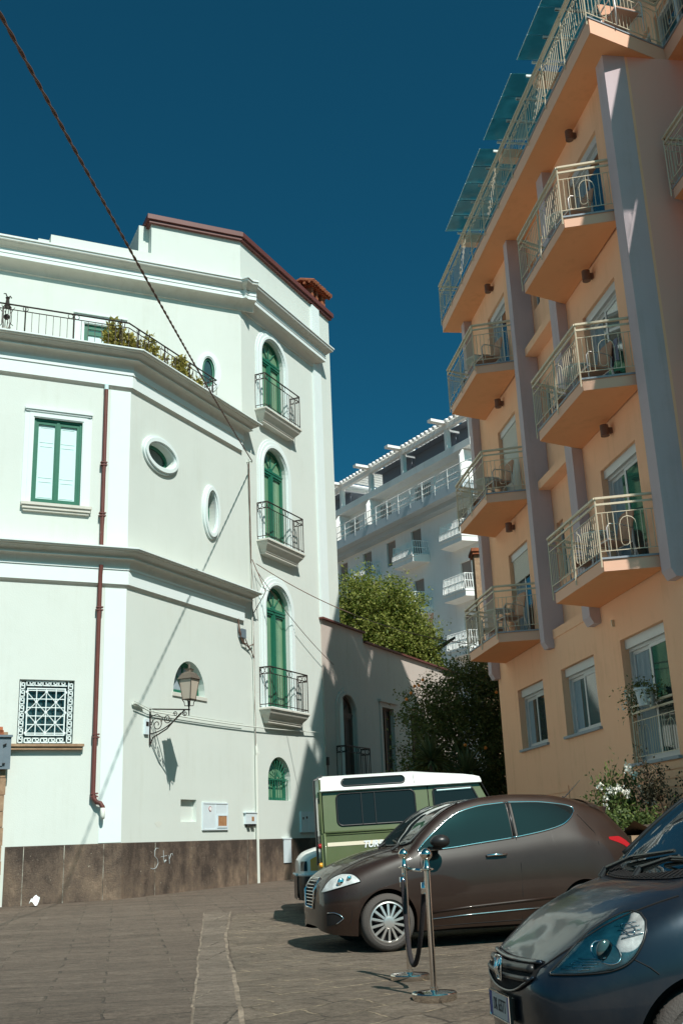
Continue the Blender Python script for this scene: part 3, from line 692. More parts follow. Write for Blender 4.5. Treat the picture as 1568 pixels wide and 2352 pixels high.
for k in range(nz+1):
    z = iz0+.05+(iz1-iz0-.1)*k/nz; mb.box((ix0, .044, z-.009), (ix1, .056, z+.009))
def gp(i, j): return (ix0+(ix1-ix0)*i/nx, .05, iz0+.05+(iz1-iz0-.1)*j/nz*1.0)
for a, b in (((0, 0), (4, 4)), ((0, 4), (4, 0)), ((0, 2), (2, 4)), ((2, 0), (4, 2)), ((0, 2), (2, 0)), ((2, 4), (4, 2))):
    p, q = gp(a[0], a[1]*1.2), gp(b[0], b[1]*1.2); mb.tube([(p[0], p[1], min(p[2], iz1)), (q[0], q[1], min(q[2], iz1))], .010, 5)
for i in (0, 2, 4):
    for j in (0, 2, 4): p = gp(i, j*1.2); mb.lathe([(.001, -.02), (.028, -.015), (.028, .01), (.001, .01)], 10, (p[0], .05, min(p[2], iz1)), axis='y')
for i in (1, 3):
    for j in (1, 3): p = gp(i, j*1.2); mb.lathe([(.001, -.02), (.028, -.015), (.028, .01), (.001, .01)], 10, (p[0], .05, min(p[2], iz1)), axis='y')
gw = mb.build('grille_window', 'trim', villa)
mb = MB(FA); mb.box((-2.1, .24, 3.1), (-1.0, .27, 4.4)); mb.build('pane', 'glass', gw)
mb = MB(FA); mb.box((-2.24, -.13, 3.06), (-.80, .1, 3.11)); mb.box((-2.21, -.10, 3.0), (-.83, .01, 3.06)); mb.build('sill', 'stone', gw)
# chimney
mb = MB(); cx0, cx1 = 9.15, 10.15
mb.box((cx0, .0, 17.5), (cx1, .8, 17.62))
for x in (cx0+.04, cx0+.36, cx1-.28, cx1-.16): mb.box((x, .04, 17.62), (x+.13, .76, 18.02))
mb.box((cx0+.1, .2, 17.62), (cx1-.1, .7, 18.0)); mb.box((cx0-.04, -.03, 18.02), (cx1+.04, .83, 18.08))
ch = mb.build('chimney', 'terracotta', roofv)
mb = MB()
for k in range(9):
    x = cx0-.12+k*.15
    mb.tube([(x, -.14, 18.09+.01*(k % 3)), (x+.01, .35, 18.26), (x, .95, 18.1)], .07, 7)
for k in range(5): mb.tube([(cx0-.18, .0+k*.19, 18.08), (cx1+.2, .0+k*.19, 18.1)], .05, 6)
mb.build('tiles', 'terracotta', ch)
# terrace railing (one thing-part of the villa)
mb = MB(); zb = 11.78
pth = [FA(AL, .12, 0), FA(-.07, .12, 0), Vector((.0+.05, .12, 0)), Vector((4.0, .12, 0)), Vector((4.0, .75, 0))]
pth = [(p.x, p.y) for p in (FA(AL, .12, 0), Vector((.04, .12, 0)), Vector((3.72, .12, 0)), Vector((3.72, 1.0, 0)))]
for dz, r in ((.86, .02), (.74, .012), (.06, .012)): mb.tube([(p[0], p[1], zb+dz) for p in pth], r, 5)
for a, b in zip(pth, pth[1:]):
    L = math.hypot(b[0]-a[0], b[1]-a[1]); n = round(L/.155); dx, dy = (b[0]-a[0])/L, (b[1]-a[1])/L
    for k in range(n+1): mb.tube([(a[0]+dx*L*k/n, a[1]+dy*L*k/n, zb-.1), (a[0]+dx*L*k/n, a[1]+dy*L*k/n, zb+.74)], .0085, 4)
    q = .35
    while q < L:
        for o in ((-.07, .07) if int(q*10) % 3 else (0,)):
            mb.tube([(a[0]+dx*(q+o+.055*math.cos(u)), a[1]+dy*(q+o+.055*math.cos(u)), zb+.80+.055*math.sin(u)) for u in [2*PI*j/12 for j in range(12)]], .009, 4, closed=True)
        mb.tube([(a[0]+dx*q, a[1]+dy*q, zb-.1), (a[0]+dx*q, a[1]+dy*q, zb+.86)], .015, 5)
        q += 1.05
mb.build('terrace_railing', 'iron', villa)
# upper terrace: awning beam and rail behind the top cornice at far left
mb = MB(FA2)
for dz, r in ((.98, .018), (.86, .01)): mb.tube([(AL-2, .9, 15.75+dz), (-5.3, .9, 15.75+dz-.1)], r, 5)
mb.build('upper_railing', 'iron', villa)
mb = MB(FA2); mb.prism([(1.2, 16.62), (1.2, 16.70), (3.6, 16.98), (3.6, 16.6)], AL-2, -5.46, axes='yz'); mb.build('awning', 'trim', villa)
# electrics built in the wall
mb = MB(); mb.box((2.89, -.025, 1.44), (3.90, .01, 2.0)); mb.ring(rect(2.87, 3.92, 1.42, 2.02), rect(2.90, 3.89, 1.45, 1.99), -.035, -.0)
mb.box((3.39, -.032, 1.46), (3.40, -.02, 1.98))
cb = mb.build('electric_cabinet', 'cabinet', villa)
mb = MB(); mb.box((3.49, -.034, 1.51), (3.85, -.02, 1.73)); mb.build('patch', 'rusty', cb)
mb = MB(); mb.ring(rect(3.45, 3.88, 1.47, 1.76), rect(3.49, 3.85, 1.51, 1.73), -.04, -.0); mb.build('patch_frame', 'cabinet', cb)
mb = MB(); mb.lathe([(.055, -.034), (.055, -.02)], 16, (3.17, 0, 1.88), axis='y'); mb.build('warning_disc', 'redlens', cb)
mb = MB(); mb.lathe([(.043, -.037), (.043, -.02)], 16, (3.17, 0, 1.88), axis='y'); mb.build('disc_face', 'litter', cb)
mb = MB(); mb.box((4.66, -.06, 1.55), (5.14, .01, 1.81)); mb.box((4.62, -.075, 1.80), (5.16, .01, 1.82)); me_ = mb.build('meter_box', 'cabinet', villa)
mb = MB(); mb.box((4.92, -.066, 1.62), (5.02, -.05, 1.72)); mb.build('meter_dial', 'rusty', me_)
mb = MB(); mb.box((4.74, -.09, 1.50), (4.86, -.0, 1.55)); mb.box((4.92, -.09, 1.50), (5.06, 0, 1.55)); mb.build('cable_gland', 'blackplastic', me_)
mb = MB(); mb.box((6.47, -.06, .62), (6.83, 0, 1.19)); mb.box((6.45, -.07, 1.18), (6.85, 0, 1.21)); mb.build('low_box', 'cabinet', villa)
mb = MB(); mb.box((7.40, -.06, 1.34), (8.18, 0.01, 1.86)); mb.box((7.8, -.066, 1.36), (7.81, -.05, 1.84)); c2 = mb.build('electric_cabinet', 'cabinet', villa)
mb = MB(); mb.box((7.47, -.066, 1.66), (7.54, -.05, 1.72)); mb.box((7.66, -.066, 1.68), (7.74, -.05, 1.74)); mb.build('lock', 'blackplastic', c2)
# chalk graffiti on the dado
mb = MB()
def stroke(pts, r=.007): mb.tube([(x, -.04, z) for x, z in pts], r, 5)
S0 = 1.0
stroke([(1.20, 1.07), (1.13, 1.08), (1.07, 1.02), (1.08, .92), (1.17, .86), (1.20, .78), (1.13, .69), (1.03, .67), (.95, .69)])
stroke([(1.38, 1.03), (1.39, .85), (1.42, .78)]); stroke([(1.30, .90), (1.50, .92)]); stroke([(1.41, .80), (1.47, .83)], .018)
stroke([(1.58, .93), (1.60, .76)]); stroke([(1.59, .84), (1.65, .95), (1.70, .96), (1.72, .92)])
mb.build('chalk_scrawl', 'chalk', villa)
# stains on wall
mb = MB(); mb.prism([(1.25+.12*math.cos(a)*(1+.3*math.sin(3*a)), 2.0-.45+.06*math.sin(a)) for a in [2*PI*k/14 for k in range(14)]], -.002, .0)
mb.build('stain', 'conduit', villa)

# ------------------------------------------------------------------ downpipe, cables, lamp on villa
def vworld(x, y, z, f=None):
    v = (f(x, y, z) if f else Vector((x, y, z))); return Matrix.Translation(VO) @ Matrix.Rotation(hrot(25.69), 4, 'Z') @ v
mb = MB(FA)
dp = thing('downpipe', 'brown metal downpipe running down the white villa wall and kicking out above the dado', 'pipe', VO, hrot(25.69))
mb.tube([(-.56, -.08, 10.86), (-.57, -.08, 7.17)], .042, 10); mb.build('upper_pipe', 'brownmetal', dp, smooth=True, auto=40)
mb = MB(FA); mb.tube([(-.57, -.13, 6.80), (-.575, -.09, 6.6), (-.575, -.08, 6.3), (-.59, -.08, 2.18), (-.58, -.09, 2.06), (-.52, -.11, 1.98), (-.45, -.12, 1.96), (-.40, -.13, 1.88), (-.40, -.13, 1.86)], .045, 10)
mb.build('lower_pipe', 'brownmetal', dp, smooth=True, auto=40)
mb = MB(FA); mb.tube([(-.40, -.13, 1.87), (-.40, -.13, 1.72), (-.395, -.14, 1.66)], [.047, .045, .03], 10); mb.build('spout', 'conduit', dp, smooth=True)
mb = MB(FA)
for z in (9.1, 7.95, 5.9, 3.3, 2.15):
    for dz in (0, -.06): mb.box((-.64, -.13, z+dz-.012), (-.50, -.03, z+dz+.012))
mb.build('bracket', 'brownmetal', dp)
mb = MB(FA); mb.tube([(-.56, -.08, 10.82), (-.56, -.08, 10.94)], .046, 10); mb.build('socket', 'shutter_w', dp)

cbv = thing('wall_cables', 'thin cables and pale conduit running down the villa between the oval and arched windows', 'cable', VO, hrot(25.69))
def wob(pts, n=10, a=.012):
    out = []
    for p, q in zip(pts, pts[1:]):
        for k in range(n): t = k/n; out.append(tuple(p[i]+(q[i]-p[i])*t+(random.uniform(-a, a) if i == 0 else 0) for i in range(3)))
    out.append(pts[-1]); return out
mb = MB(); mb.tube(wob([(5.02, -.06, 10.75), (5.10, -.05, 7.2), (5.14, -.05, 6.0), (5.17, -.05, 3.4)], 8), .009, 5); mb.tube(wob([(5.0, -.05, 10.7), (5.07, -.04, 8.0)], 6), .007, 5)
mb.tube([(5.1, -.06, 8.1), (5.12, -.44, 7.2), (5.12, -.08, 6.7)], .012, 5)
for dx in (0, .05): mb.tube([(4.40, -.06, 6.45-dx), (4.42+dx, -.07, 6.1), (4.58+dx, -.07, 5.86), (4.8, -.07, 5.80+dx), (5.0, -.06, 5.72), (5.14, -.05, 5.55)], .014, 5)
mb.tube([(4.7, -.06, 6.0), (4.85, -.07, 5.8), (5.1, -.06, 5.9)], .014, 5)
mb.build('cable_run', 'cable', cbv)
mb = MB(); mb.tube([(5.19, -.05, 3.2), (5.2, -.05, 1.2), (5.21, -.05, .2)], .038, 8); mb.tube([(5.04, -.035, 10.6), (5.12, -.035, 6), (5.19, -.035, 3.2)], .018, 6); mb.build('conduit', 'conduit', cbv, smooth=True, auto=40)
mb = MB(); mb.box((4.50, -.10, 5.98), (4.70, 0, 6.2)); mb.build('junction_box', 'signgrey', cbv)
mb = MB(); mb.tube([(5.0, -.16, 10.75), (5.0, 0, 10.75)], .02, 6); mb.tube([(5.0, -.15, 10.7), (4.98, -.14, 11.05)], .012, 5)
for a in (-.06, -.02, .03, .06): mb.tube([(5.2, -.05, 3.45), (5.2+a, -.08, 3.2)], .01, 4)
mb.build('insulator', 'conduit', cbv)
mb = MB(); pts = [(.24, -.10, 3.95), (.75, -.08, 3.84)]
for k in range(20): x = .75+k*.42; pts.append((x, -.08, 3.84+.12*(k/19)-.07*math.sin(PI*k/19)))
mb.tube(pts, .013, 5); mb.tube([(p[0], -.08, p[2]+.05) for p in pts[:12]], .008, 4)
mb.tube([(.24, -.05, 3.96), (.60, -.04, 3.90)], .03, 5)
mb.build('street_cable', 'conduit', cbv)

mb = MB()
E0 = Vector((-2.33, 6.3, 6.95)); E1 = vworld(5.0, -.16, 10.75)
ext = E0+(E0-E1)*.25
pts = []
for k in range(61): t = k/60; p = ext.lerp(E1, t); p.z -= .25*4*t*(1-t)*0.6; pts.append(p)
for ph in (0, PI):
    q = []
    for k in range(481):
        t = k/480; i = min(59, int(t*60)); f = t*60-i; p = pts[i].lerp(pts[i+1], f); a = t*2*PI*55+ph
        q.append((p.x+.008*math.cos(a), p.y, p.z+.008*math.sin(a)))
    mb.tube(q, .0095, 5)
tag(mb.build('overhead_cable', 'cable', smooth=True), 'thick twisted cable crossing the sky down to the white villa wall', 'cable')

# wall lantern
lm = thing('wall_lantern', 'ornate iron bracket lantern with glass panes standing out from the white villa wall', 'lantern', vworld(.88, 0, 3.78), hrot(25.69))
mb = MB()
mb.tube([(0, 0, .12), (0, -1.02, .02+.0)], .016, 6); mb.tube([(0, -.02, .14), (0, -.02, -.62)], .018, 6)
def spiral(c, r0, r1, a0, turns, n=26):
    return [(0, c[0]+(r0+(r1-r0)*k/n)*math.cos(a0+turns*2*PI*k/n), c[1]+(r0+(r1-r0)*k/n)*math.sin(a0+turns*2*PI*k/n)) for k in range(n+1)]
arc = [(0, -.03-1.0*math.sin(t)*.98, -.60+.60*(1-math.cos(t))**1.0+.02) for t in [PI/2*k/14 for k in range(15)]]
mb.tube([(0, -.03, -.40)]+[(0, -.03-.85*(k/12), -.40+.42*(k/12)**1.8) for k in range(1, 13)], .013, 5)
mb.tube([(0, -.03, -.62), (0, -.10, -.48), (0, -.25, -.42), (0, -.45, -.33), (0, -.62, -.18), (0, -.80, -.03)], .015, 5)
mb.tube(spiral((-.20, -.22), .15, .03, 0, 1.6), .010, 5); mb.tube(spiral((-.46, -.12), .10, .02, PI, 1.6), .010, 5); mb.tube(spiral((-.66, -.04), .055, .015, 0, 1.4), .009, 5)
mb.tube(spiral((-.90, -.05), .06, .015, PI/2, -1.5), .010, 5)
mb.tube([(0, -.03, -.05), (0, -.20, .0), (0, -.34, -.10), (0, -.30, -.2)], .009, 5)
mb.tube([(0, -1.0, -.10), (0, -1.0, .20)], [.012, .022], 6)
for a in range(4): c, s_ = math.cos(PI/4+a*PI/2), math.sin(PI/4+a*PI/2); mb.tube([(0, -1.0, .10), (.09*c, -1.0+.09*s_, .10), (.10*c, -1.0+.10*s_, .17), (.15*c, -1.0+.15*s_, .24)], .010, 5)
mb.build('bracket', 'iron', lm)
mb = MB()
def fru(r0, z0, r1, z1, n=4): return [[(r0*math.cos(PI/4+2*PI*k/n), -1.0+r0*math.sin(PI/4+2*PI*k/n), z0) for k in range(n)], [(r1*math.cos(PI/4+2*PI*k/n), -1.0+r1*math.sin(PI/4+2*PI*k/n), z1) for k in range(n)]]
for k in range(4):
    a = PI/4+k*PI/2; mb.tube([(.16*math.cos(a), -1.0+.16*math.sin(a), .24), (.255*math.cos(a), -1.0+.255*math.sin(a), .74)], .012, 5)
for r_, z_ in ((.16, .24), (.26, .74)): mb.tube([(r_*math.cos(PI/4+k*PI/2), -1.0+r_*math.sin(PI/4+k*PI/2), z_) for k in range(4)], .014, 5, closed=True)
for A_ in (fru(.30, .74, .19, .88), fru(.10, .96, .12, 1.0)): mb.grid(A_, wrap=True)
g = fru(.30, .74, .30, .745); mb.face(g[0])
mb.grid(fru(.19, .88, .08, .93), wrap=True); mb.tube([(0, -1.0, .9), (0, -1.0, 1.12)], [.05, .02], 6)
q_ = mb.build('lamp_cage', 'lampbronze', lm); q_.scale = (.84,)*3; q_.location = (0, -.16, .03)
mb = MB(); a_ = fru(.155, .245, .25, .735); mb.grid(a_, wrap=True)
lg = mat('lantern_glass', (0.50, 0.44, 0.36), 0.35, spec=0.5); q_ = mb.build('pane', lg, lm); q_.scale = (.84,)*3; q_.location = (0, -.16, .03)
mb = MB(); mb.box((-.20, -.05, -.42), (-.07, 0, -.10)); mb.build('fuse_box', 'cabinet', lm)
mb = MB(); mb.box((-.18, -.056, -.25), (-.09, -.04, -.16)); mb.build('fuse_label', 'iron', lm)

# little lamp ornament on the terrace at far left
lo = thing('lantern_post', 'dark ornate lantern on a pale post behind the villa terrace railing', 'lantern', vworld(-2.72, .35, 11.72, FA), hrot(25.69))
mb = MB(); mb.box((-.07, -.05, -.1), (.07, .05, .45)); mb.build('post', 'cornice', lo)
mb = MB()
for a in range(6): c, s_ = .085*math.cos(a*PI/3), .085*math.sin(a*PI/3); mb.tube([(c*.8, s_*.8, .45), (c*1.2, s_*1.2, .6), (c*1.2, s_*1.2, .9), (c*.6, s_*.6, 1.0)], .012, 4); mb.tube([(c*1.2, s_*1.2, .85), (c*2.0, s_*2.0, .95)], .008, 4); mb.tube([(c*1.2, s_*1.2, .55), (c*1.7, s_*1.7, .5)], .008, 4)
mb.lathe([(.10, .96), (.05, 1.03), (.035, 1.15), (.05, 1.2), (.02, 1.22)], 8); mb.tube([(0, 0, 1.18), (.07, 0, 1.27), (.12, 0, 1.24)], .014, 5); mb.tube([(0, 0, 1.18), (-.07, 0, 1.27), (-.12, 0, 1.24)], .014, 5); mb.sphere((0, 0, .72), .07)
mb.build('lamp_head', 'iron', lo)

# ------------------------------------------------------------------ foliage helper
def leaf_cloud(mb, blobs, n, size, rnd, flat=0.0, aspect=1.9, shell=0.55, clump=26):
    """leaf quads in clumps scattered through overlapping ellipsoids (cx,cy,cz,rx,ry,rz), denser near the surface"""
    tot = sum(b[3]*b[4]*b[5] for b in blobs)
    for b in blobs:
        k = max(1, int(n*b[3]*b[4]*b[5]/tot/clump)); sg = size*1.5
        for _ in range(k):
            d = Vector((rnd.gauss(0, 1), rnd.gauss(0, 1), rnd.gauss(0, 1))).normalized()
            r = shell+(1.06-shell)*rnd.random()
            if rnd.random() < .2: r = rnd.random()
            r *= 1+.12*math.sin(5*d.x+3*d.z+b[0])+.10*math.sin(9*d.y+4*d.z)
            c = Vector((b[0]+b[3]*r*d.x, b[1]+b[4]*r*d.y, b[2]+b[5]*r*d.z)); ax = (d+Vector((rnd.gauss(0, .5), rnd.gauss(0, .5), rnd.gauss(0, .5)+.3))).normalized()
            for _ in range(clump):
                p = c+ax*rnd.gauss(0, sg*1.3)+Vector((rnd.gauss(0, sg*.7), rnd.gauss(0, sg*.7), rnd.gauss(0, sg*.6)))
                leaf(mb, p, d, size*rnd.uniform(.6, 1.3), rnd, aspect)
def leaf(mb, p, d, s, rnd, aspect=1.9):
    t = (Vector((rnd.gauss(0, 1), rnd.gauss(0, 1), rnd.gauss(0, 1)-.35))+d*.8).normalized()
    u = t.cross(Vector((rnd.gauss(0, 1), rnd.gauss(0, 1), rnd.gauss(0, 1)))).normalized()
    a = t*s; b_ = u*s/aspect
    i = len(mb.v)
    mb.v += [tuple(p), tuple(p+a*.5+b_*.5), tuple(p+a), tuple(p+a*.5-b_*.5)]
    mb.f.append([i, i+1, i+2, i+3]); mb.mi.append(0)

# terrace plants
rnd = random.Random(3)
for (sx, fr_, h_, lab) in ((.30, FA, .90, 'bushy yellow-green potted plant at the corner of the villa terrace railing'), (.85, None, .86, 'yellow-green potted plant just right of the corner one on the villa terrace'), (2.02, None, .72, 'yellow-green potted plant behind the terrace railing, left of the oval window'), (2.70, None, .72, 'small yellow-green potted plant nearest the right end of the terrace railing')):
    base = vworld(-.25 if fr_ else sx, .34, 11.75, fr_)
    t = thing('potted_plant', lab, 'plant', base, 0, 'potted plants on the villa terrace')
    mb = MB(); mb.lathe([(.09, 0), (.14, .22), (.15, .24), (.12, .24)], 12); mb.build('pot', 'terracotta', t)
    mb = MB()
    for k in range(5): a = k*1.26; mb.tube([(0, 0, .2), (.10*math.cos(a), .10*math.sin(a), .6), (.16*math.cos(a+.4), .16*math.sin(a+.4), h_+.1)], .012, 4)
    mb.build('stem', 'bark', t)
    mb = MB()
    for k in range(7):
        a = k*.9; rr = .0 if k == 6 else .15; hh = h_*rnd.uniform(.35, 1.0)
        for j in range(230):
            z = .1+(hh+.12)*rnd.random(); d = Vector((rnd.gauss(0, 1), rnd.gauss(0, 1), .3)).normalized()
            leaf(mb, Vector((rr*1.5*math.cos(a)+d.x*.10, rr*math.sin(a)+d.y*.08, z)), d, rnd.uniform(.08, .15), rnd, 2.2)
    mb.build('foliage', 'leaf_yel', t, fix=False)

# ------------------------------------------------------------------ annex wall in the shade
AO = vworld(8.95, -.04, 0)
annex = thing('annex', 'low plain rendered annex in deep shade, joined to the right of the white villa', 'building', AO, hrot(25.69))
X = 8.95
mb = MB()
ad = arch(9.84-X, 10.93-X, 2.4, 5.16, 20); rd = rect(12.86-X, 13.74-X, 2.5, 5.05); rd2 = rect(15.1-X, 16.0-X, 2.5, 5.05)
mb.prism([(0, 0), (11, 0), (11, 6.90), (11.70-X, 6.90), (11.70-X, 7.18), (0, 7.18)], 0, .25, holes=[ad, rd, rd2]); mb.box((10.7, .25, 0), (11, 5, 6.88))
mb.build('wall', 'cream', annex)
mb = MB(); mb.box((-.08, -.10, 7.18), (11.70-X+.02, .4, 7.23)); mb.box((11.70-X+.02, -.10, 6.90), (11.1, .4, 6.955)); mb.build('coping', 'brownmetal', annex)
mb = MB(); mb.box((0, -.03, -.1), (11, .0, 1.22)); mb.build('dado', 'dado', annex)
mb = MB(); surround(mb, lambda o: arch(9.84-X-o, 10.93-X+o, 2.4, 5.16+o, 20), [(.20, 0, .03), (.1, .02, .05)]); mb.build('door_surround', 'cream', annex)
for r_ in (rd, rd2):
    x0, x1 = r_[0][0], r_[1][0]; mb = MB(); surround(mb, lambda o: rect(x0-o, x1+o, 2.5, 5.05+o), [(.17, 0, .03)]); mb.box((x0-.24, -.10, 5.2), (x1+.24, 0, 5.27)); mb.build('door_surround', 'cream', annex)
M['browndoor'] = mat('dark_brown_shutter', (0.10, 0.06, 0.045), 0.6, col2=(0.07, 0.04, 0.03), scale=5)
d = arch_door(2.4, 5.16, annex, x0=9.84-X, x1=10.93-X, glassmat='browndoor')
d.data.materials[0] = M['browndoor']
for r_ in (rd, rd2):
    x0, x1 = r_[0][0], r_[1][0]; mb = MB(); mb.ring(r_, rect(x0+.06, x1-.06, 2.56, 4.99), .10, .17); xm = (x0+x1)/2
    mb.box((xm-.05, .09, 2.5), (xm+.05, .16, 5.0)); mb.box((x0, .15, 2.5), (x1, .17, 5.05)); mb.build('shutter_door', 'browndoor', annex)
mb = MB(); bal_rail(mb, 9.62-X, 11.2-X, -.30, 2.55, 1.1); mb.box((9.6-X, -.33, 2.4), (11.22-X, 0, 2.53)); mb.build('railing', 'iron', annex)
mb = MB(); mb.box((.0, -.05, 3.1), (.10, 0, 3.32)); mb.tube([(.05, -.03, 3.1), (.05, -.03, 1.2)], .01, 4); mb.build('junction_box', 'iron', annex)

# ------------------------------------------------------------------ apricot hotel
HO = (3.568, 25.5, 0.0); HR = hrot(171.536)
hotel = thing('hotel', 'apricot rendered hotel with grey pilasters, angled balconies and a glass roof canopy, on the right', 'hotel', HO, HR)
def hw(u, w, z): return Matrix.Translation(HO) @ Matrix.Rotation(HR, 4, 'Z') @ Vector((u, -w, z))
FL = [5.10, 8.145, 11.19]
doorsL = [rect(1.64, 3.04, f+.02, t) for f, t in zip(FL, (7.22, 10.26, 13.28))]
doorsR = [rect(7.46, 9.02, f+.02, t) for f, t in zip(FL, (7.22, 10.26, 13.28))]
lw1 = rect(1.44, 3.22, 2.84, 4.14); lw2 = rect(4.38, 6.18, 2.84, 4.14); big = rect(7.45, 9.2, 2.09, 4.15)
mb = MB()
mb.prism([(0, -.4), (10.12, -.4), (10.12, 4.88), (0, 4.88)], 0, .25, holes=[lw1, lw2, big])
mb.prism([(0, 4.88), (4.14, 4.88), (4.14, 13.99), (0, 13.99)], 0, .25, holes=doorsL)
mb.prism([(6.37, 4.88), (10.12, 4.88), (10.12, 13.99), (6.37, 13.99)], 0, .25, holes=doorsR)
mb.prism([(4.13, 4.8), (6.38, 4.8), (6.38, 13.99), (4.13, 13.99)], .26, .45, holes=[rect(4.26, 4.66, a, a+1.15) for a in (6.05, 9.1, 12.15)])
mb.box((-.002, .25, -.4), (.2, 9, 13.98))
hwall = mb.build('wall', 'orange', hotel)
mb = MB(); mb.box((9.92, .25, -.4), (10.121, 1.55, 13.98)); mb.build('return_wall', 'orange_shade', hotel)
mb = MB()
b2d = [rect(11.3, 12.9, f+.02, t) for f, t in zip(FL, (7.22, 10.26, 13.28))]
mb.prism([(10.12, -.4), (15.5, -.4), (15.5, 13.99), (10.12, 13.99)], 1.55, 1.8, holes=b2d)
mb.box((15.3, 1.8, -.4), (15.5, 9, 13.98))
mb.build('wall', 'orange_shade', hotel)
# penthouse
mb = MB(); pw = [rect(u, u+1.5, 14.4, 16.3) for u in (.5, 2.3, 4.2, 6.9, 8.6, 11.0)]
mb.prism([(0, 14.3), (15.0, 14.3), (15.0, 18.5), (0, 18.5)], 1.7, 1.95, holes=pw); mb.box((0, 1.95, 14.3), (.25, 7, 18.5)); mb.box((0.05, 1.95, 18.2), (15, 7, 18.45)); mb.box((10.4, 1.05, 16.9), (15.2, 1.7, 17.1))  # last box: unseen overhang added to keep sun off the return wall
for u in (3.72, 6.40, -.02, 9.9): mb.box((u-.13, -.0, 16.42), (u+.13, 1.7, 16.66))
mb.build('penthouse_wall_and_blocker', 'orange', hotel)
for r_ in pw:
    mb = MB(); mb.ring(r_, rect(r_[0][0]+.07, r_[1][0]-.07, 14.47, 16.23), 1.78, 1.86); xm = (r_[0][0]+r_[1][0])/2; mb.box((xm-.05, 1.78, 14.4), (xm+.05, 1.85, 16.3)); pf = mb.build('penthouse_window', 'alu', hotel)
    mb = MB(); mb.box((r_[0][0], 1.86, 14.4), (r_[1][0], 1.88, 16.3)); mb.build('pane', 'glass', pf)
# pilasters
def pilaster(u0, u1, z0, y_in=0.0):
    mb = MB(); z = z0
    mb.prism([(-.20, z+.13), (-.20, 13.985), (y_in, 13.985), (y_in, z), (-.13, z)], u0, u1, axes='yz'); return mb.build('pilaster', 'pilaster', hotel)
pilaster(-.08, .20, 4.6, 0); pilaster(3.90, 4.15, 4.62, .25); pilaster(6.36, 6.72, 4.6, 0); pilaster(9.80, 10.125, 4.62, .2)
each((4.80, 7.98, 11.07), lambda mb, z: mb.box((4.152, -.015, z), (6.358, .28, z+.18)), 'string_course', 'orange', hotel)
for a in (6.05, 9.1, 12.15):
    bwf = each((a,), lambda mb, a: mb.ring(rect(4.26, 4.66, a, a+1.15), rect(4.31, 4.61, a+.05, a+1.1), .34, .40), 'bathroom_window', 'alu', hotel)
    each((a,), lambda mb, a: mb.box((4.26, .37, a), (4.66, .38, a+1.15)), 'pane', 'glass', bwf)
# slabs
def hrail(mb, pts, z, h=.97, pat=True, post=True):
    """hotel railing: broad handrail, second rail, thin rails, upright bars with hoops"""
    def bar(a, b, z_, wd, hh):
        d = Vector((b[0]-a[0], b[1]-a[1], 0)).normalized(); n = Vector((d.y, -d.x, 0))*wd
        A, B = Vector((a[0], a[1], z_)), Vector((b[0], b[1], z_)); U = Vector((0, 0, hh))
        P = [A-n, B-n, B+n, A+n, A-n+U, B-n+U, B+n+U, A+n+U]; i = [mb.pt(p) for p in P]
        for q in ((3,2,1,0),(4,5,6,7),(0,1,5,4),(1,2,6,5),(2,3,7,6),(3,0,4,7)): mb.f.append([i[k] for k in q]); mb.mi.append(0)
    for a, b in zip(pts, pts[1:]):
        L = math.hypot(b[0]-a[0], b[1]-a[1]); dx, dy = (b[0]-a[0])/L, (b[1]-a[1])/L
        bar(a, b, z+h-.03, .026, .035); bar(a, b, z+h-.13, .012, .032); bar(a, b, z+h-.26, .006, .012); bar(a, b, z+.09, .006, .012)
        P = lambda q, zz: (a[0]+dx*q, a[1]+dy*q, zz)
        zt, zb_ = z+h-.255, z+.095
        n = max(3, round(L/.085)); st = L/n
        k = 1
        while k < n:
            if pat and k % 11 == 4 and k+3 < n:
                c = (k+1.5)*st; r = st*1.5; m = (zt+zb_)/2
                mb.tube([P(c-r, zb_+.16)]+[P(c-r*math.cos(PI*j/6), zt-.22+r*math.sin(PI*j/6)*1.1) for j in range(7)]+[P(c+r, zb_+.16)], .0065, 4)
                mb.tube([P(c-r-.001, zt-.2), P(c-r, zb_+.16)]+[P(c-r/2+r/2*math.cos(PI+PI*j/5), zb_+.13-r/2*math.sin(PI*j/5)) for j in range(6)]+[P(c, zt-.3)], .0065, 4)
                mb.tube([P(c, zb_), P(c, zt)], .006, 4); mb.tube([P(c+r, zb_), P(c+r, zb_+.2)], .006, 4)
                k += 4
            else:
                mb.tube([P(k*st, zb_), P(k*st, zt)], .0065, 4); k += 1
        if post:
            m = max(1, round(L/1.15))
            for j in range(m+1): q = L*j/m; mb.tube([P(q, z-.16), P(q, z+h-.03)], .014, 4)
def balcony(poly, z, nm='balcony', zt=.22):
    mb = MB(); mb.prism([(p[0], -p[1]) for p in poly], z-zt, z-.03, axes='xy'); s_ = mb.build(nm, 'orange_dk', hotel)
    # painted edge band 3 mm proud
    fr = poly[1:-1] if False else poly
    mb = MB()
    for a, b in zip(poly[:-1], poly[1:]):
        d = Vector((b[0]-a[0], b[1]-a[1])).normalized(); n = Vector((-d.y, d.x))*.004
        A = (a[0]+n.x, -(a[1]+n.y)); B = (b[0]+n.x, -(b[1]+n.y))
        mb.face([(A[0], A[1], z-zt+.002), (B[0], B[1], z-zt+.002), (B[0], B[1], z-.04), (A[0], A[1], z-.04)])
    mb.build('edge', 'pinkslab', s_, fix=False)
    mb = MB(); mb.prism([(p[0]+(.02 if i >= len(poly)/2 else -.02), -p[1]-(.02 if 0 < i < len(poly)-1 else 0)) for i, p in enumerate(poly)], z-.03, z, axes='xy'); mb.build('cap', 'slabcap', s_)
    return s_
PL = [(.72, 0.0), (1.08, .93), (3.42, .93), (3.74, .05)]; PR = [(6.72, 0.0), (7.09, .93), (9.37, .93), (9.68, .05)]
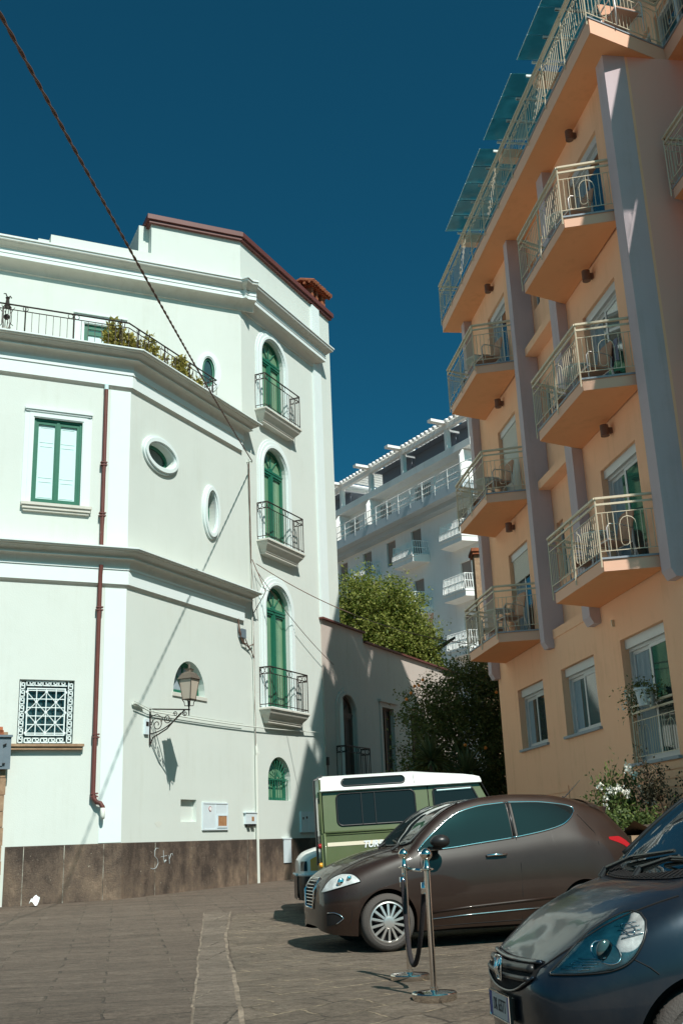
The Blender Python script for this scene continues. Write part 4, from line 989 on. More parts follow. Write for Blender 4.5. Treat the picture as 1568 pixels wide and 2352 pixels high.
for z in FL:
    for poly in (PL, PR):
        s_ = balcony(poly, z)
        o = [(poly[0][0]-.02, -.1), (poly[1][0]-.02, -.965), (poly[2][0]+.02, -.965), (poly[3][0]+.03, -.1)]
        mb = MB(); hrail(mb, [(p[0], p[1]) for p in o], z); mb.build('railing', 'rail', s_)
PB = [(10.14, -1.5), (10.36, -.62), (12.9, -.62), (13.2, -1.54)]
for z in FL:
    s_ = balcony(PB, z); mb = MB(); hrail(mb, [(10.34, 1.4), (10.34, .58), (12.92, .58), (13.2, 1.45)], z); mb.build('railing', 'rail', s_)
# roof slab
rp_ = [(-.45, -.1), (-.45, .60), (10.62, .60), (10.03, -1.02), (15.2, -1.02), (15.2, -1.5)]
mb = MB(); full = [(-.45, .60), (10.62, .60), (10.03, -1.02), (15.2, -1.02), (15.2, -8), (-.45, -8)]
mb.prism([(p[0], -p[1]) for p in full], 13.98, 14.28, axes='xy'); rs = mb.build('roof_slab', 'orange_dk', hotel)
mb = MB()
for a, b in zip(full[:3], full[1:4]):
    d = Vector((b[0]-a[0], b[1]-a[1])).normalized(); n = Vector((-d.y, d.x))*.004
    A = (a[0]+n.x, -(a[1]+n.y)); B = (b[0]+n.x, -(b[1]+n.y)); mb.face([(A[0], A[1], 13.983), (B[0], B[1], 13.983), (B[0], B[1], 14.27), (A[0], A[1], 14.27)])
a, b = (-.454, -8), (-.454, .6); mb.face([(a[0], 8, 13.983), (a[0], -.6, 13.983), (a[0], -.6, 14.27), (a[0], 8, 14.27)])
mb.build('edge', 'pinkslab', rs, fix=False)
mb = MB(); f2 = [(-.48, .63), (10.65, .63), (10.06, -.99), (15.2, -.99), (15.2, -8), (-.48, -8)]; mb.prism([(p[0], -p[1]) for p in f2], 14.28, 14.305, axes='xy'); mb.build('cap', 'slabcap', rs)
mb = MB(); hrail(mb, [(-.42, 4.0), (-.42, -.63), (10.60, -.63), (10.02, .99), (15.1, .99)], 14.33, 1.02)
# scroll band of the roof railing
for k in range(74):
    q = -.3+k*.145
    mb.tube([(q+.045*math.cos(t), -.63, 15.02+.045*math.sin(t)) for t in [2*PI*j/8 for j in range(8)]], .007, 4, closed=True)
    if k % 3 == 0: mb.tube([(q+.06*math.cos(t), -.63, 14.93+.05*math.sin(t)) for t in [PI*j/5 for j in range(6)]], .007, 4)
mb.build('roof_railing', 'rail', rs)
# canopy panes: each one its own part
panes = [(.01, .76), (.78, 1.46), (1.48, 2.20), (2.22, 2.91), (2.93, 3.60), (3.95, 4.72), (4.74, 5.48), (5.50, 6.23), (6.66, 7.39), (7.41, 8.16), (8.18, 8.9), (8.92, 9.65)]
cn = None
mb = MB()
for a, b in panes:
    for q in ((a-.012), (b)): mb.box((q, -.12, 16.72), (q+.035, 1.7, 16.77))
for a, b in ((0, 3.6), (3.95, 6.2), (6.66, 9.65)): mb.box((a, .62, 16.66), (b, .68, 16.72))
cn = mb.build('canopy_bracket', 'trim', hotel)
for a, b in panes:
    mb = MB(); mb.prism([(-.44, 16.79), (-.44, 16.803), (1.2, 16.90), (1.2, 16.887)], a, b, axes='yz'); pn = mb.build('canopy_pane', 'canopy', cn); mb = MB(); mb.tube([(a, .30, 16.868), (a, -.445, 16.797), (b, -.445, 16.797)], .009, 4); mb.build('pane_edge', 'shutter_w', cn)
# windows and doors
def sliding(r_, y, curtain=.35, tall=True, shutter=0.0, parent=hotel, box=True, rail_=False, name='balcony_door'):
    x0, x1, z0, z1 = r_[0][0], r_[1][0], r_[0][1], r_[2][1]
    mb = MB(); zb = z1-(.16 if box else 0)
    if box: mb.box((x0+.001, y-.06, zb), (x1-.001, y+.06, z1-.002))
    mb.ring(rect(x0+.001, x1-.001, z0+.001, zb-.001), rect(x0+.05, x1-.05, z0+.05, zb-.05), y, y+.08)
    xm = x0+(x1-x0)*.45
    mb.ring(rect(x0+.05, xm, z0+.05, zb-.05), rect(x0+.11, xm-.06, z0+.11, zb-.11), y+.045, y+.075)
    mb.ring(rect(xm+.0, x1-.05, z0+.05, zb-.05), rect(xm+.07, x1-.11, z0+.11, zb-.11), y+.01, y+.045)
    f = mb.build(name, 'alu', parent)
    mb = MB(); mb.box((xm+.06, y+.02, z0+.1), (x1-.1, y+.035, zb-.1)); mb.box((x0+.1+(xm-x0)*curtain*1.6, y+.055, z0+.1), (xm-.05, y+.065, zb-.1)); mb.build('pane', 'glass', f)
    mb = MB(); n = 26; a = x0+.1; b_ = x0+.1+(xm-x0)*curtain*1.6
    mb.grid([[(a+(b_-a)*k/n, y+.062+.008*math.sin(k*1.9), zz) for k in range(n+1)] for zz in (z0+.08, zb-.08)]); mb.build('curtain', 'curtain', f)
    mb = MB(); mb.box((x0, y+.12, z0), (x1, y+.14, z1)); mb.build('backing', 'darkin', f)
    if shutter > 0:
        mb = MB(); zz = zb; h_ = (zb-z0)*shutter
        k = 0
        while k*.045 < h_: mb.box((x0+.03, y-.03, zb-(k+1)*.045+.006), (x1-.03, y-.012, zb-k*.045)); mb.box((x0+.03, y-.016, zb-(k+1)*.045), (x1-.03, y-.006, zb-(k+1)*.045+.008)); k += 1
        mb.build('roller_shutter', 'shutter', f)
    return f
sliding(doorsR[0], .12); sliding(doorsR[1], .12); sliding(doorsR[2], .12)
sliding(doorsL[2], .12); sliding(doorsL[1], .12, shutter=1.0); sliding(doorsL[0], .12, shutter=.27)
for r_ in b2d: sliding(r_, 1.67)
sliding(lw1, .14, curtain=.25, name='window'); sliding(lw2, .14, curtain=.3, name='window')
bw_ = sliding(big, .14, curtain=.45, name='window')
mb = MB(); hrail(mb, [(7.5, .04), (9.15, .04)], 2.09, .92); mb.build('railing', 'rail', bw_)
each((lw1, lw2, big), lambda mb, r_: mb.box((r_[0][0]-.06, -.06, r_[0][1]-.05), (r_[1][0]+.06, .14, r_[0][1]-.001)), 'sill', 'slabcap', hotel)
# rusticated panels
for (a, b, top) in ((2.75, 4.2, 1.93), (6.9, 10.1, 2.02)):
    z = top; mb = MB()
    while z > -.2: mb.box((a, -.022, z-.118), (b, .0, z-.004)); z -= .127
    mb.build('rusticated_panel', 'orange', hotel)
# wall lights
for u in (8.16, 2.27):
    for z in (7.72, 10.76, 13.79):
        mb = MB(); mb.lathe([(.075, -.10), (.075, .10)], 16, (u, -.13, z)); mb.box((u-.04, -.07, z-.05), (u+.04, 0, z+.05)); mb.build('wall_light', 'lampbrown', hotel, smooth=True, auto=40)
mb = MB(); mb.box((7.28, -.05, 4.42), (7.31, 0, 4.54)); mb.build('hook', 'rail', hotel)

# ------------------------------------------------------------------ balcony furniture
def make_chair(label):
    t = thing('armchair', label, 'chair', (0, 0, 0), 0, 'tubular armchairs on the hotel balconies')
    mb = MB(); mb.box((-.24, -.23, .40), (.24, .23, .425)); mb.build('seat', 'wicker', t)
    mb = MB(); G = [[(-.22+.44*i/6, .21+.10*(j/6)**1.2-.03*math.cos((i-3)/3*PI/2), .43+.50*j/6) for i in range(7)] for j in range(7)]
    mb.grid(G); mb.grid([[(p[0], p[1]+.02, p[2]) for p in row] for row in G])
    mb.tube([(-.22, .20, .42), (-.22, .30, .90), (-.14, .315, .95), (.14, .315, .95), (.22, .30, .90), (.22, .20, .42)], .014, 6); mb.build('backrest', 'wicker', t)
    for s in (-1, 1):
        mb = MB(); x = s*.27; mb.tube([(x, -.24, .0), (x, -.25, .58), (x, -.20, .65), (x, .0, .655), (x, .18, .62), (x*.85, .26, .60)], .014, 6); mb.build('leg', 'chairmetal', t, smooth=True)
        mb = MB(); mb.tube([(x, .30, 0), (x*.92, .21, .42), (x*.9, .24, .6)], .014, 6); mb.build('leg', 'chairmetal', t, smooth=True)
    mb = MB(); mb.tube([(-.26, -.23, .39), (.26, -.23, .39), (.25, .22, .39), (-.25, .22, .39)], .012, 5, closed=True); mb.build('seat_frame', 'chairmetal', t)
    return t
def make_table():
    t = thing('side_table', 'small round table', 'table', (0, 0, 0), 0, 'small round tables on the hotel balconies')
    mb = MB(); mb.lathe([(.001, .68), (.29, .68), (.30, .69), (.30, .70), (.001, .705)], 20); mb.build('tabletop', 'trim', t)
    for k in range(3): a = k*2.1; mb = MB(); mb.tube([(.05*math.cos(a), .05*math.sin(a), .68), (.26*math.cos(a), .26*math.sin(a), 0)], .014, 5); mb.build('leg', 'chairmetal', t)
    return t
ch0 = None; tb0 = None
col_n = ('left', 'right'); fl_n = ('lowest', 'middle', 'top')
for ci, uu in enumerate(((1.5, 2.2, 2.95), (7.45, 8.2, 8.85))):
    for fi, z in enumerate(FL):
        place = '%s balcony of the %s hotel stack' % (fl_n[fi], col_n[ci])
        for k, (du, ww, rr, what) in enumerate(((uu[2]-.12, .46, 8, 'nearest the near end'), (uu[0], .46, -14, 'at the far end'))):
            lb = 'brown wicker armchair %s, on the %s' % (what, place)
            if ci == 1 and fi == 1 and k == 0: lb = 'armchair with a lilac towel over its back on the middle right hotel balcony'
            if ch0 is None: ch0 = make_chair(lb); ch0.location = hw(du, ww, z+.01); ch0.rotation_euler = (0, 0, HR+R(rr)); c_ = ch0
            else: c_ = dup(ch0, hw(du, ww, z+.01), HR+R(rr), lb)
        lb = 'small round table between the armchairs, on the ' + place
        if tb0 is None: tb0 = make_table(); tb0.location = hw(uu[1], .5, z+.01); tb0['label'] = lb
        else: dup(tb0, hw(uu[1], .5, z+.01), 0, lb)
# towel
mb = MB(); rnd = random.Random(2)
mb.grid([[(-.27+.54*i/10, .36+.03*math.sin(i*1.3)+(.06 if j > 6 else 0)-.08*(j > 9), .98-.50*abs(j-7)/8*(1 if j < 7 else .8)+.02*math.sin(i*.9)) for i in range(11)] for j in range(12)])
tw = mb.build('towel', 'towel', smooth=True); tw.location = hw(8.73, .46, FL[1]+.01); tw.rotation_euler = (0, 0, HR+R(8)); tag(tw, 'lilac towel hung over a chair back on the middle right balcony', 'towel')
dup(ch0, hw(10.2, -.2, 14.32), HR+R(100), 'brown wicker armchair on the roof terrace by the near corner of the railing')

# flower trough on the big lower window railing
fb = thing('flower_pot', 'pale pot of trailing plants with white blooms hung on the lower hotel window railing', 'flower pot', hw(8.5, .12, 2.93), HR)
mb = MB(); mb.lathe([(.12, -.02), (.16, .22), (.18, .23), (.18, .26), (.14, .26)], 16); mb.build('pot', 'pot', fb)
mb = MB(); rnd = random.Random(5)
leaf_cloud(mb, [(0, 0, .28, .22, .12, .07), (-.30, 0, .20, .20, .10, .09), (-.56, -.02, .08, .14, .09, .12), (.26, 0, .18, .14, .09, .08)], 800, .05, rnd)
mb.build('foliage', 'leaf_dark', fb, fix=False)
for (x, z) in ((-.38, .16), (-.36, .06), (.26, .14), (.34, .10), (-.42, .2)): mb = MB(); leaf_cloud(mb, [(x, -.12, z, .05, .03, .05)], 14, .045, rnd, aspect=1.1, clump=14); mb.build('bloom', 'flower', fb, fix=False)

# ------------------------------------------------------------------ planter bed in front of the hotel
mb = MB(); P = [hw(4.6, .02, 0), hw(9.2, .02, 0), hw(9.2, 1.9, 0), hw(4.6, 1.9, 0)]
pl = thing('planter_bed', 'raised rocky planter bed along the foot of the apricot hotel wall', 'planter', hw(9.3, .9, -.05), HR)
mb = MB()
rnd = random.Random(11)
mb.box((-2.3, -1.0, -.1), (2.3, .86, 1.02)); mb.build('bed_wall', 'stone', pl)
mb = MB(); mb.grid([[(-2.2+4.4*i/16, -.9+1.7*j/6, 1.02+.10*math.sin(i*1.7)*math.cos(j*2.1)+.05+rnd.uniform(0, .04)) for i in range(17)] for j in range(7)]); mb.build('soil', 'soil', pl, smooth=True)
def rock(r, seed):
    q = random.Random(seed); mb = MB(); n, m = 11, 7
    G = []
    for j in range(m+1):
        row = []
        for k in range(n):
            a, b = 2*PI*k/n, PI*j/m; rr = r*(1+.22*math.sin(3*a+seed)*math.sin(b)+.15*math.cos(5*b+a*2+seed))
            row.append((1.25*rr*math.sin(b)*math.cos(a), rr*math.sin(b)*math.sin(a), .72*rr*math.cos(b)))
        G.append(row)
    mb.grid(G, wrap=True); return mb
for i, (u, w_, r_, lb) in enumerate(((9.05, 1.55, .22, 'largest tan rock on the planter edge beside the hotel'), (8.6, 1.6, .12, 'small tan rock left of the largest one on the planter'), (9.55, 1.6, .17, 'tan rock right of the largest one, low behind the dark blue car'))):
    o = rock(r_, i+2).build('rock', 'rock', smooth=True, auto=50); o.location = hw(u, w_, 1.12+r_*.3); o.rotation_euler = (0, 0, i*1.3); tag(o, lb, 'rock', 'rocks edging the hotel planter')
def bush(name, label, cat, loc, blobs, n, size, leafm, stems, aspect=1.9, seed=1, flowers=None, fruit=None, group=None, shell=.55):
    rn = random.Random(seed); t = thing(name, label, cat, loc, 0, group)
    mb = MB()
    for s_ in stems: mb.tube(s_[0], s_[1], 6)
    if stems: mb.build('trunk', 'bark', t, smooth=True)
    mb = MB(); leaf_cloud(mb, blobs, n, size, rn, aspect=aspect, shell=shell); mb.build('crown', leafm, t, fix=False)
    if flowers:
        for p in flowers:
            mb = MB()
            for _ in range(16): leaf(mb, Vector(p)+Vector((rn.uniform(-.06, .06), rn.uniform(-.06, .06), rn.uniform(-.05, .05))), Vector((rn.gauss(0, 1), rn.gauss(0, 1), .4)).normalized(), .06, rn, 1.1)
            mb.build('bloom', 'flower', t, fix=False)
    if fruit:
        for p in fruit: mb = MB(); mb.sphere(p, .042); mb.build('fruit', 'fruit', t, smooth=True)
    return t
rnd = random.Random(8)
fl = [(.42, -.5, 1.02), (.38, -.5, .96), (.50, -.5, .90), (-.28, -.55, .72), (.02, -.6, .66), (.16, -.6, .64), (.28, -.6, .60), (.6, -.55, .66), (.75, -.5, .52), (.85, -.5, .45), (-.18, -.5, .55), (-.20, -.5, .4), (.38, -.6, .12), (.1, -.5, .7), (-.06, -.5, .64)]
bush('rose_bush', 'leafy rose bush with clusters of white blooms in the hotel planter', 'rose bush', hw(8.45, .9, 1.0), [(.05, 0, .45, .45, .5, .38), (.35, 0, .65, .4, .4, .34), (.3, 0, .05, .6, .5, .3), (.75, 0, .3, .3, .3, .3)], 4200, .075, 'leaf_rose', [([(0, 0, -.2), (.05, 0, .3), (.2, 0, .7)], .02), ([(.1, 0, -.2), (.3, 0, .4), (.45, 0, .95)], .018)], seed=4, flowers=fl).scale = (.68, .68, .95)
stm = [([(0, 0, -.1), (.03, 0, .35), (-.06, 0, .6), (-.2, 0, .95)], .022), ([(.02, 0, .3), (.14, 0, .7), (.1, 0, 1.2)], .015), ([(.45, 0, -.1), (.42, 0, .3), (.34, 0, .6), (.2, 0, .95)], .018), ([(.42, 0, .3), (.6, 0, .6), (.85, 0, .75)], .012), ([(.2, 0, .9), (.1, 0, 1.3), (-.1, 0, 1.65)], .01)]
bush('sapling', 'small dark leaved sapling with two bare thin stems against the ribbed hotel wall', 'sapling', hw(9.5, .75, 1.0), [(.1, 0, .85, .35, .3, .28), (.3, 0, 1.05, .25, .3, .28), (.05, 0, 1.3, .2, .2, .18), (.75, 0, .75, .22, .2, .12), (-.1, 0, 1.68, .1, .1, .08), (.9, 0, 1.0, .14, .14, .08), (.5, 0, .5, .10, .1, .06), (.15, 0, .68, .3, .25, .14)], 1500, .075, 'leaf_sap', stm, seed=9, shell=.3).scale = (.62, .62, .68)
o = None
mb = MB(); rn = random.Random(4); leaf_cloud(mb, [(x, y, .08, .35, .3, .14) for x in (-2, -1.4, -.8, -.2, .4, 1.0, 1.6) for y in (-.75, -.2)], 5200, .06, rn)
gc = mb.build('ground_cover', 'leaf_rose', fix=False); gc.location = hw(9.3, .95, 1.04); gc.rotation_euler = (0, 0, HR); gc['label'] = 'low green ground cover spilling over the planter'; gc['category'] = 'ground cover'; struct(gc, 'stuff')

# ------------------------------------------------------------------ trees
rnd = random.Random(21)
fr_ = [(-1.36, -1.1, 3.72), (-1.47, -1.1, 3.58), (-1.68, -1.05, 3.40), (-1.58, -1.08, 3.57), (-1.80, -1.0, 3.25), (.5, -1.3, 3.3), (-.4, -1.3, 2.0), (.1, -1.4, 1.9)]
blobs = [(.2, 0, 3.4, 1.3, 1.1, 1.1), (-.95, 0, 3.0, .9, 1.05, .85), (1.1, .2, 3.1, 1.2, 1.1, 1.2), (-.3, 0, 2.0, 1.5, 1.2, 1.3), (1.2, .2, 1.6, 1.4, 1.2, 1.3), (-.9, 0, 1.2, 1.0, 1.0, 1.2), (.0, .1, 4.0, .7, .8, .42), (.2, .3, .5, 1.9, 1.0, .9)]
def limbs(mb, base, tips, r):
    for t_ in tips:
        mid = Vector(base).lerp(Vector(t_), .5)+Vector((rnd.uniform(-.2, .2), rnd.uniform(-.2, .2), .15)); mb.append(([base, tuple(mid), t_], [r, r*.7, r*.3]))
st = []; limbs(st, (.3, .2, .5), [(1.0, 0, 3.4), (-.9, 0, 2.9), (1.7, .2, 2.7), (.2, .1, 2.4), (1.0, 0, 4.0)], .12); st.append(([(.3, .2, -1.2), (.3, .2, .6)], .17))
citrus = bush('citrus_tree', 'dense dark citrus tree with a few oranges filling the gap beside the hotel corner', 'tree', (3.3, 29.0, 1.3), blobs, 80000, .080, 'leaf_dark', st, seed=13, fruit=fr_, shell=.6)
st = []; limbs(st, (0, 0, 1.5), [(-2.6, 0, 4.4), (-1.0, 0, 4.9), (.8, 0, 3.9), (1.6, 0, 2.9), (-2, 0, 3)], .16); st.append(([(0, 0, -4), (.1, 0, 0), (0, 0, 1.6)], .25))
bl = [(-2.1, 0, 4.75, 1.0, 1.2, .9), (-1.0, 0, 4.35, 1.1, 1.2, .95), (-.35, 0, 4.0, .9, 1.0, .9), (-2.3, 0, 3.2, 1.3, 1.4, 1.3), (-.8, 0, 3.1, 1.4, 1.4, 1.2), (.1, 0, 2.9, .95, 1.3, 1.0), (.2, 0, 1.9, 1.0, 1.1, 1.1), (-.6, 0, 1.7, 1.5, 1.3, 1.2), (-1.9, 0, 1.8, 1.6, 1.2, 1.2), (-2.9, .3, 3.9, .8, 1, 1.0), (-2.5, 0, 1.2, 1.3, 1.2, 1.2)]
bush('leafy_tree', 'sunlit bright green leafy tree rising behind the low annex wall', 'tree', (2.6, 41.0, 5.6), bl, 60000, .125, 'leaf_bright', st, seed=17, shell=.5)
# spiky yuccas in front of the citrus
for i, (x, y, z, hgt, lb) in enumerate(((1.98, 27.2, 2.5, 1.0, 'spiky yucca left of the other one, under the citrus tree'), (2.8, 26.9, 2.1, 1.2, 'spiky yucca nearest the hotel corner, under the citrus tree'))):
    t = thing('yucca', lb, 'yucca', (x, y, z), 0, 'yuccas below the citrus tree'); rn = random.Random(30+i)
    mb = MB(); mb.tube([(0, 0, -2.2), (.03, 0, -.6), (0, 0, .45)], [.09, .07, .06], 8); mb.build('trunk', 'bark', t, smooth=True)
    mb = MB()
    for k in range(120):
        a = rn.uniform(0, 2*PI); e = rn.uniform(-.5, 1.4); L = hgt*rn.uniform(.6, 1.0); d = Vector((math.cos(a)*math.cos(e), math.sin(a)*math.cos(e), math.sin(e))); s_ = d.cross(Vector((0, 0, 1))).normalized()*.022
        b0 = Vector((0, 0, .4)); p1 = b0+d*L*.6; p2 = b0+d*L-Vector((0, 0, .12*L))
        i0 = len(mb.v); mb.v += [tuple(b0-s_), tuple(b0+s_), tuple(p1+s_), tuple(p1-s_), tuple(p2)]; mb.f += [[i0, i0+1, i0+2, i0+3], [i0+3, i0+2, i0+4]]; mb.mi += [0, 0]
    mb.build('leaves', 'leaf_yucca', t, fix=False)
# hedge mass lower down between annex and hotel
bush('shrub', 'dark leafy shrub low against the annex wall, under the citrus tree', 'shrub', (1.75, 28.6, .5), [(0, 0, 1.4, .6, .7, 1.3), (.8, 0, 1.2, .9, .8, 1.3), (1.9, 0, .8, 1.0, .8, 1.2)], 9000, .12, 'leaf_dark', [([(0, 0, -.4), (.1, 0, 1)], .05)], seed=41)

# ------------------------------------------------------------------ far white hotel, stone house
BO = (8.35, 60.0, 0.0)
BR = hrot(149)
far = thing('far_hotel', 'tall white hotel far behind the leafy tree, with a roof pergola and slatted balconies', 'hotel', BO, BR)
mb = MB()
wins = []
for zi, z in enumerate((18.5, 15.2, 11.9, 8.6)):
    for s_ in (2.1, 7.03, 10.0, 13.0, 16.2, 19.5, 22.5): wins.append(rect(-s_-.55, -s_+.55, z, z+1.68))
for s_ in (6.0, 10.6, 14.8, 19): wins.append(rect(-s_-.9, -s_+.9, 21.45, 22.9))
mb.prism([(-32, -1), (-.4, -1), (-.4, 23.4), (-32, 23.4)], 0, .3, holes=wins); mb.box((-.7, .3, -1), (-.4, 12, 23.4)); mb.build('wall', 'bgwhite', far)
each(wins, lambda mb, r_: mb.box((r_[0][0], .14, r_[0][1]), (r_[1][0], .2, r_[2][1])), 'window_shutter', 'bgwin', far)
mb = MB(); mb.box((-32, -1.25, 20.75), (-.2, -.001, 21.35)); mb.box((-.401, -.001, 20.75), (.6, 12, 21.35)); mb.box((-32, -.6, 20.45), (-.3, -.002, 20.75)); mb.build('terrace_slab', 'bggrey', far)
mb = MB(); mb.box((-32, -.85, 23.4), (.3, 12, 23.85)); mb.build('roof_slab', 'bgwhite', far)
each((.4, 11.0, 15.1, 20.0), lambda mb, s_: mb.prism([(-1.15, 21.35), (0, 21.35), (0, 23.3), (-.9, 23.3), (-1.15, 22.9)], -s_-.12, -s_, axes='yz'), 'partition', 'bgwhite', far)
mb = MB()
for z in (22.35, 21.9, 21.55): mb.tube([(-32, -1.22, z), (-.2, -1.22, z), (.5, -1.1, z), (.5, 12, z)], .03, 4)
for k in range(22): mb.box((-.3-k*1.35-.04, -1.26, 21.1), (-.3-k*1.35+.04, -1.18, 22.38))
for k in range(150): mb.box((-.3-k*.19-.012, -1.23, 21.4), (-.3-k*.19+.012, -1.21, 22.3))
mb.build('railing', 'bgwhite', far)
mb = MB()
for s_ in (-0.2, 2.2, 7.1, 11.1, 15.0, 19, 23): mb.box((-s_-.13, -.75, 23.85), (-s_+.13, -.45, 25.3)); mb.box((-s_-.2, -1.9, 25.55), (-s_+.2, -.3, 25.72))
mb.box((-32, -.8, 25.25), (.4, -.5, 25.55)); mb.box((.2, -.5, 25.25), (.4, 10, 25.55)); mb.box((-32, 4.8, 25.25), (.4, 5.1, 25.5))
for s_ in (2.2, 7.1, 11.1, 15.0, 19): mb.box((-s_-.08, -.4, 25.3), (-s_+.08, 5, 25.5))
pg = mb.build('pergola', 'bgwhite', far)
mb = MB()
for (a, b) in ((-.2, 2), (2.4, 6.9), (7.3, 10.9), (11.3, 14.8), (15.2, 18.8)):
    n = int((b-a)/.42)
    for k in range(n): x = -a-(b-a)*(k+.5)/n; mb.tube([(x, -1.0, 25.62), (x, -.3, 25.86), (x, 3, 25.8)], .13, 6)
mb.build('rolled_awning', 'bgwhite', pg)
mb = MB()
for (a, b) in ((-.2, 2), (2.4, 6.9), (7.3, 10.9), (15.2, 18.8)): mb.box((-b, .2, 24.3), (-a, .25, 25.25)); mb.box((-b, -.4, 25.22), (-a, 4.8, 25.25))
mb.build('shade_canvas', 'bgdark', pg)
mb = MB()
def far_balcony(s0, s1, z):
    mb = MB(); mb.prism([(-s1, 0), (-s0, 0), (-s0-.25, -1.1), (-s1+.25, -1.1)], z-.42, z-.12, axes='xy'); mb.prism([(-s1-.02, 0), (-s0+.02, 0), (-s0-.22, -1.14), (-s1+.22, -1.14)], z-.12, z, axes='xy'); b_ = mb.build('balcony', 'bgwhite', far)
    mb = MB(); n = 22; pts = [(-s1+.1, 0), (-s1+.3, -1.05), (-s0-.3, -1.05), (-s0-.1, 0)]
    for a, b in zip(pts, pts[1:]):
        L = math.hypot(b[0]-a[0], b[1]-a[1]); n = max(4, int(L/.14)); d = Vector((b[0]-a[0], b[1]-a[1])).normalized(); nx, ny = d.y*.10, -d.x*.10
        for k in range(n+1):
            x, y = a[0]+(b[0]-a[0])*k/n, a[1]+(b[1]-a[1])*k/n
            mb.tube([(x+nx, y+ny, z), (x-nx*.3, y-ny*.3, z+.95)], .022, 4)
        for zz, f in ((.05, .95), (.95, -.3), (.5, .4)): mb.tube([(a[0]+nx*f, a[1]+ny*f, z+zz), (b[0]+nx*f, b[1]+ny*f, z+zz)], .025, 4)
    mb.build('railing', 'bgwhite', b_)
for z in (18.15, 14.85, 11.5):
    for a, b in ((.6, 3.3), (5.7, 8.5), (11.4, 14.2), (17, 19.8)): far_balcony(a, b, z)
sh_ = thing('stone_house', 'narrow tan rubble stone house corner seen behind the far edge of the apricot hotel', 'house', (4.80, 38, 0), 0)
mb = MB(); mb.box((0, 0, 0), (5, .7, 11.1)); mb.build('wall', 'stone', sh_)
mb = MB(); mb.box((-.10, -.15, 11.1), (5.3, .9, 11.22)); mb.box((-.06, -.1, 11.0), (5.2, .8, 11.098)); mb.build('roof', 'terracotta', sh_)

# ------------------------------------------------------------------ small street things
lt = MB(); lt.grid([[(.12*i/4-.06+.02*math.sin(j), .10*j/4, .03+.035*math.sin(i*1.4+j)+.02*j) for i in range(5)] for j in range(5)])
l_ = lt.build('litter', 'litter', smooth=True); p = vworld(-1.72, -.55, 0, FA); l_.location = (p.x, p.y, gz(p.x, p.y)+.02); l_.scale = (1.3, 1.3, 1.3); tag(l_, 'crumpled white paper lying at the foot of the dark dado', 'litter')
gp_ = thing('stone_pier', 'rough tan stone pier at the left edge, against the white villa', 'pier', vworld(-2.26, -.0, 0, FA), hrot(65.385))
mb = MB()
rnd = random.Random(3); z = -.1
while z < 3.2:
    h = rnd.uniform(.22, .34); x = 0.0
    while x < .95: 
        w_ = rnd.uniform(.3, .5); e = rnd.uniform(0, .03); mb.box((-x-w_+.008, -.16-e, z+.006), (-x-.008-(.02*rnd.random() if x == 0 else 0), -.0, z+h-.006)); x += w_
    z += h
mb.box((-.98, -.13, -.1), (-.03, -.001, 3.25)); mb.build('masonry', 'stone', gp_)
mb = MB(); mb.box((-1.0, -.2, 3.26), (-.1, -.02, 3.36)); mb.tube([(-.9, -.15, 3.36), (-.12, -.15, 3.36)], .07, 8); mb.build('coping', 'terracotta', gp_)
mbx = thing('letter_box', 'dark grey metal box fixed to the stone pier at the left edge', 'box', vworld(-2.27, -.17, 2.62, FA), hrot(65.385))
mb = MB(); mb.box((-.55, -.10, 0), (.05, 0, .62)); mb.box((-.56, -.14, .60), (.07, 0, .64)); mb.build('casing', 'signgrey', mbx)
mb = MB(); mb.box((-.45, -.12, .06), (-.10, -.10, .54)); mb.build('door', 'signgrey', mbx)
mb = MB(); mb.tube([(-.10, -.13, .44), (-.04, -.13, .47)], .015, 5); mb.tube([(-.10, -.13, .10), (-.05, -.13, .10)], .015, 5); mb.build('hinge', 'blackplastic', mbx)
mb = MB(); mb.box((-.5, -.10, -.5), (-.12, .0, -.05)); mb.build('lower_box', 'blackplastic', mbx)
# two more street cables
def sagged(a, b, sag, r, label, n=24):
    mb = MB(); mb.tube([(a[0]+(b[0]-a[0])*k/n, a[1]+(b[1]-a[1])*k/n, a[2]+(b[2]-a[2])*k/n-sag*4*(k/n)*(1-k/n)) for k in range(n+1)], r, 5)
    return tag(mb.build('thin_cable', 'cable', smooth=True), label, 'cable', 'thin cables strung from the villa wall')
sagged(vworld(5.2, -.12, 8.0), hw(1.0, .95, 5.3), .35, .011, 'thin dark cable strung from the villa across to the lowest left hotel balcony')
sagged(vworld(5.22, -.1, 7.85), vworld(9.3, -.2, 5.9), .15, .009, 'thin dark cable sloping down the villa tower to the end of the annex roof')

# stanchions
def stanchion(loc, rz, label):
    t = thing('stanchion', label, 'stanchion', loc, rz, 'polished rope stanchions')
    mb = MB(); mb.lathe([(.001, 0), (.155, 0), (.16, .008), (.16, .048), (.154, .055), (.10, .062), (.03, .068), (.03, .085), (.001, .085)], 40); mb.build('base', 'chrome', t, smooth=True, auto=35)
    mb = MB(); mb.lathe([(.022, .06), (.022, .87), (.03, .872), (.05, .876), (.05, .884), (.028, .89), (.022, .90), (.018, .93), (.018, .95)], 20); mb.build('post', 'chrome', t, smooth=True, auto=35)
    mb = MB(); mb.sphere((0, 0, .985), .044, 20, 14); mb.build('finial', 'chrome', t, smooth=True); return t
sx, sy = .520, 8.25
s1 = stanchion((sx, sy, gz(sx, sy)-.003), 0, 'nearer polished steel rope stanchion standing on the paving')
s2 = stanchion((.405, 9.42, gz(.4, 9.4)-.003), 0, 'farther polished steel rope stanchion by the brown car front wheel')
mb = MB()
a = Vector((.385, 9.40, gz(0, 9.4)+.80)); b = Vector((.50, 8.36, gz(0, 8.3)+.78)); n = 60
q = []
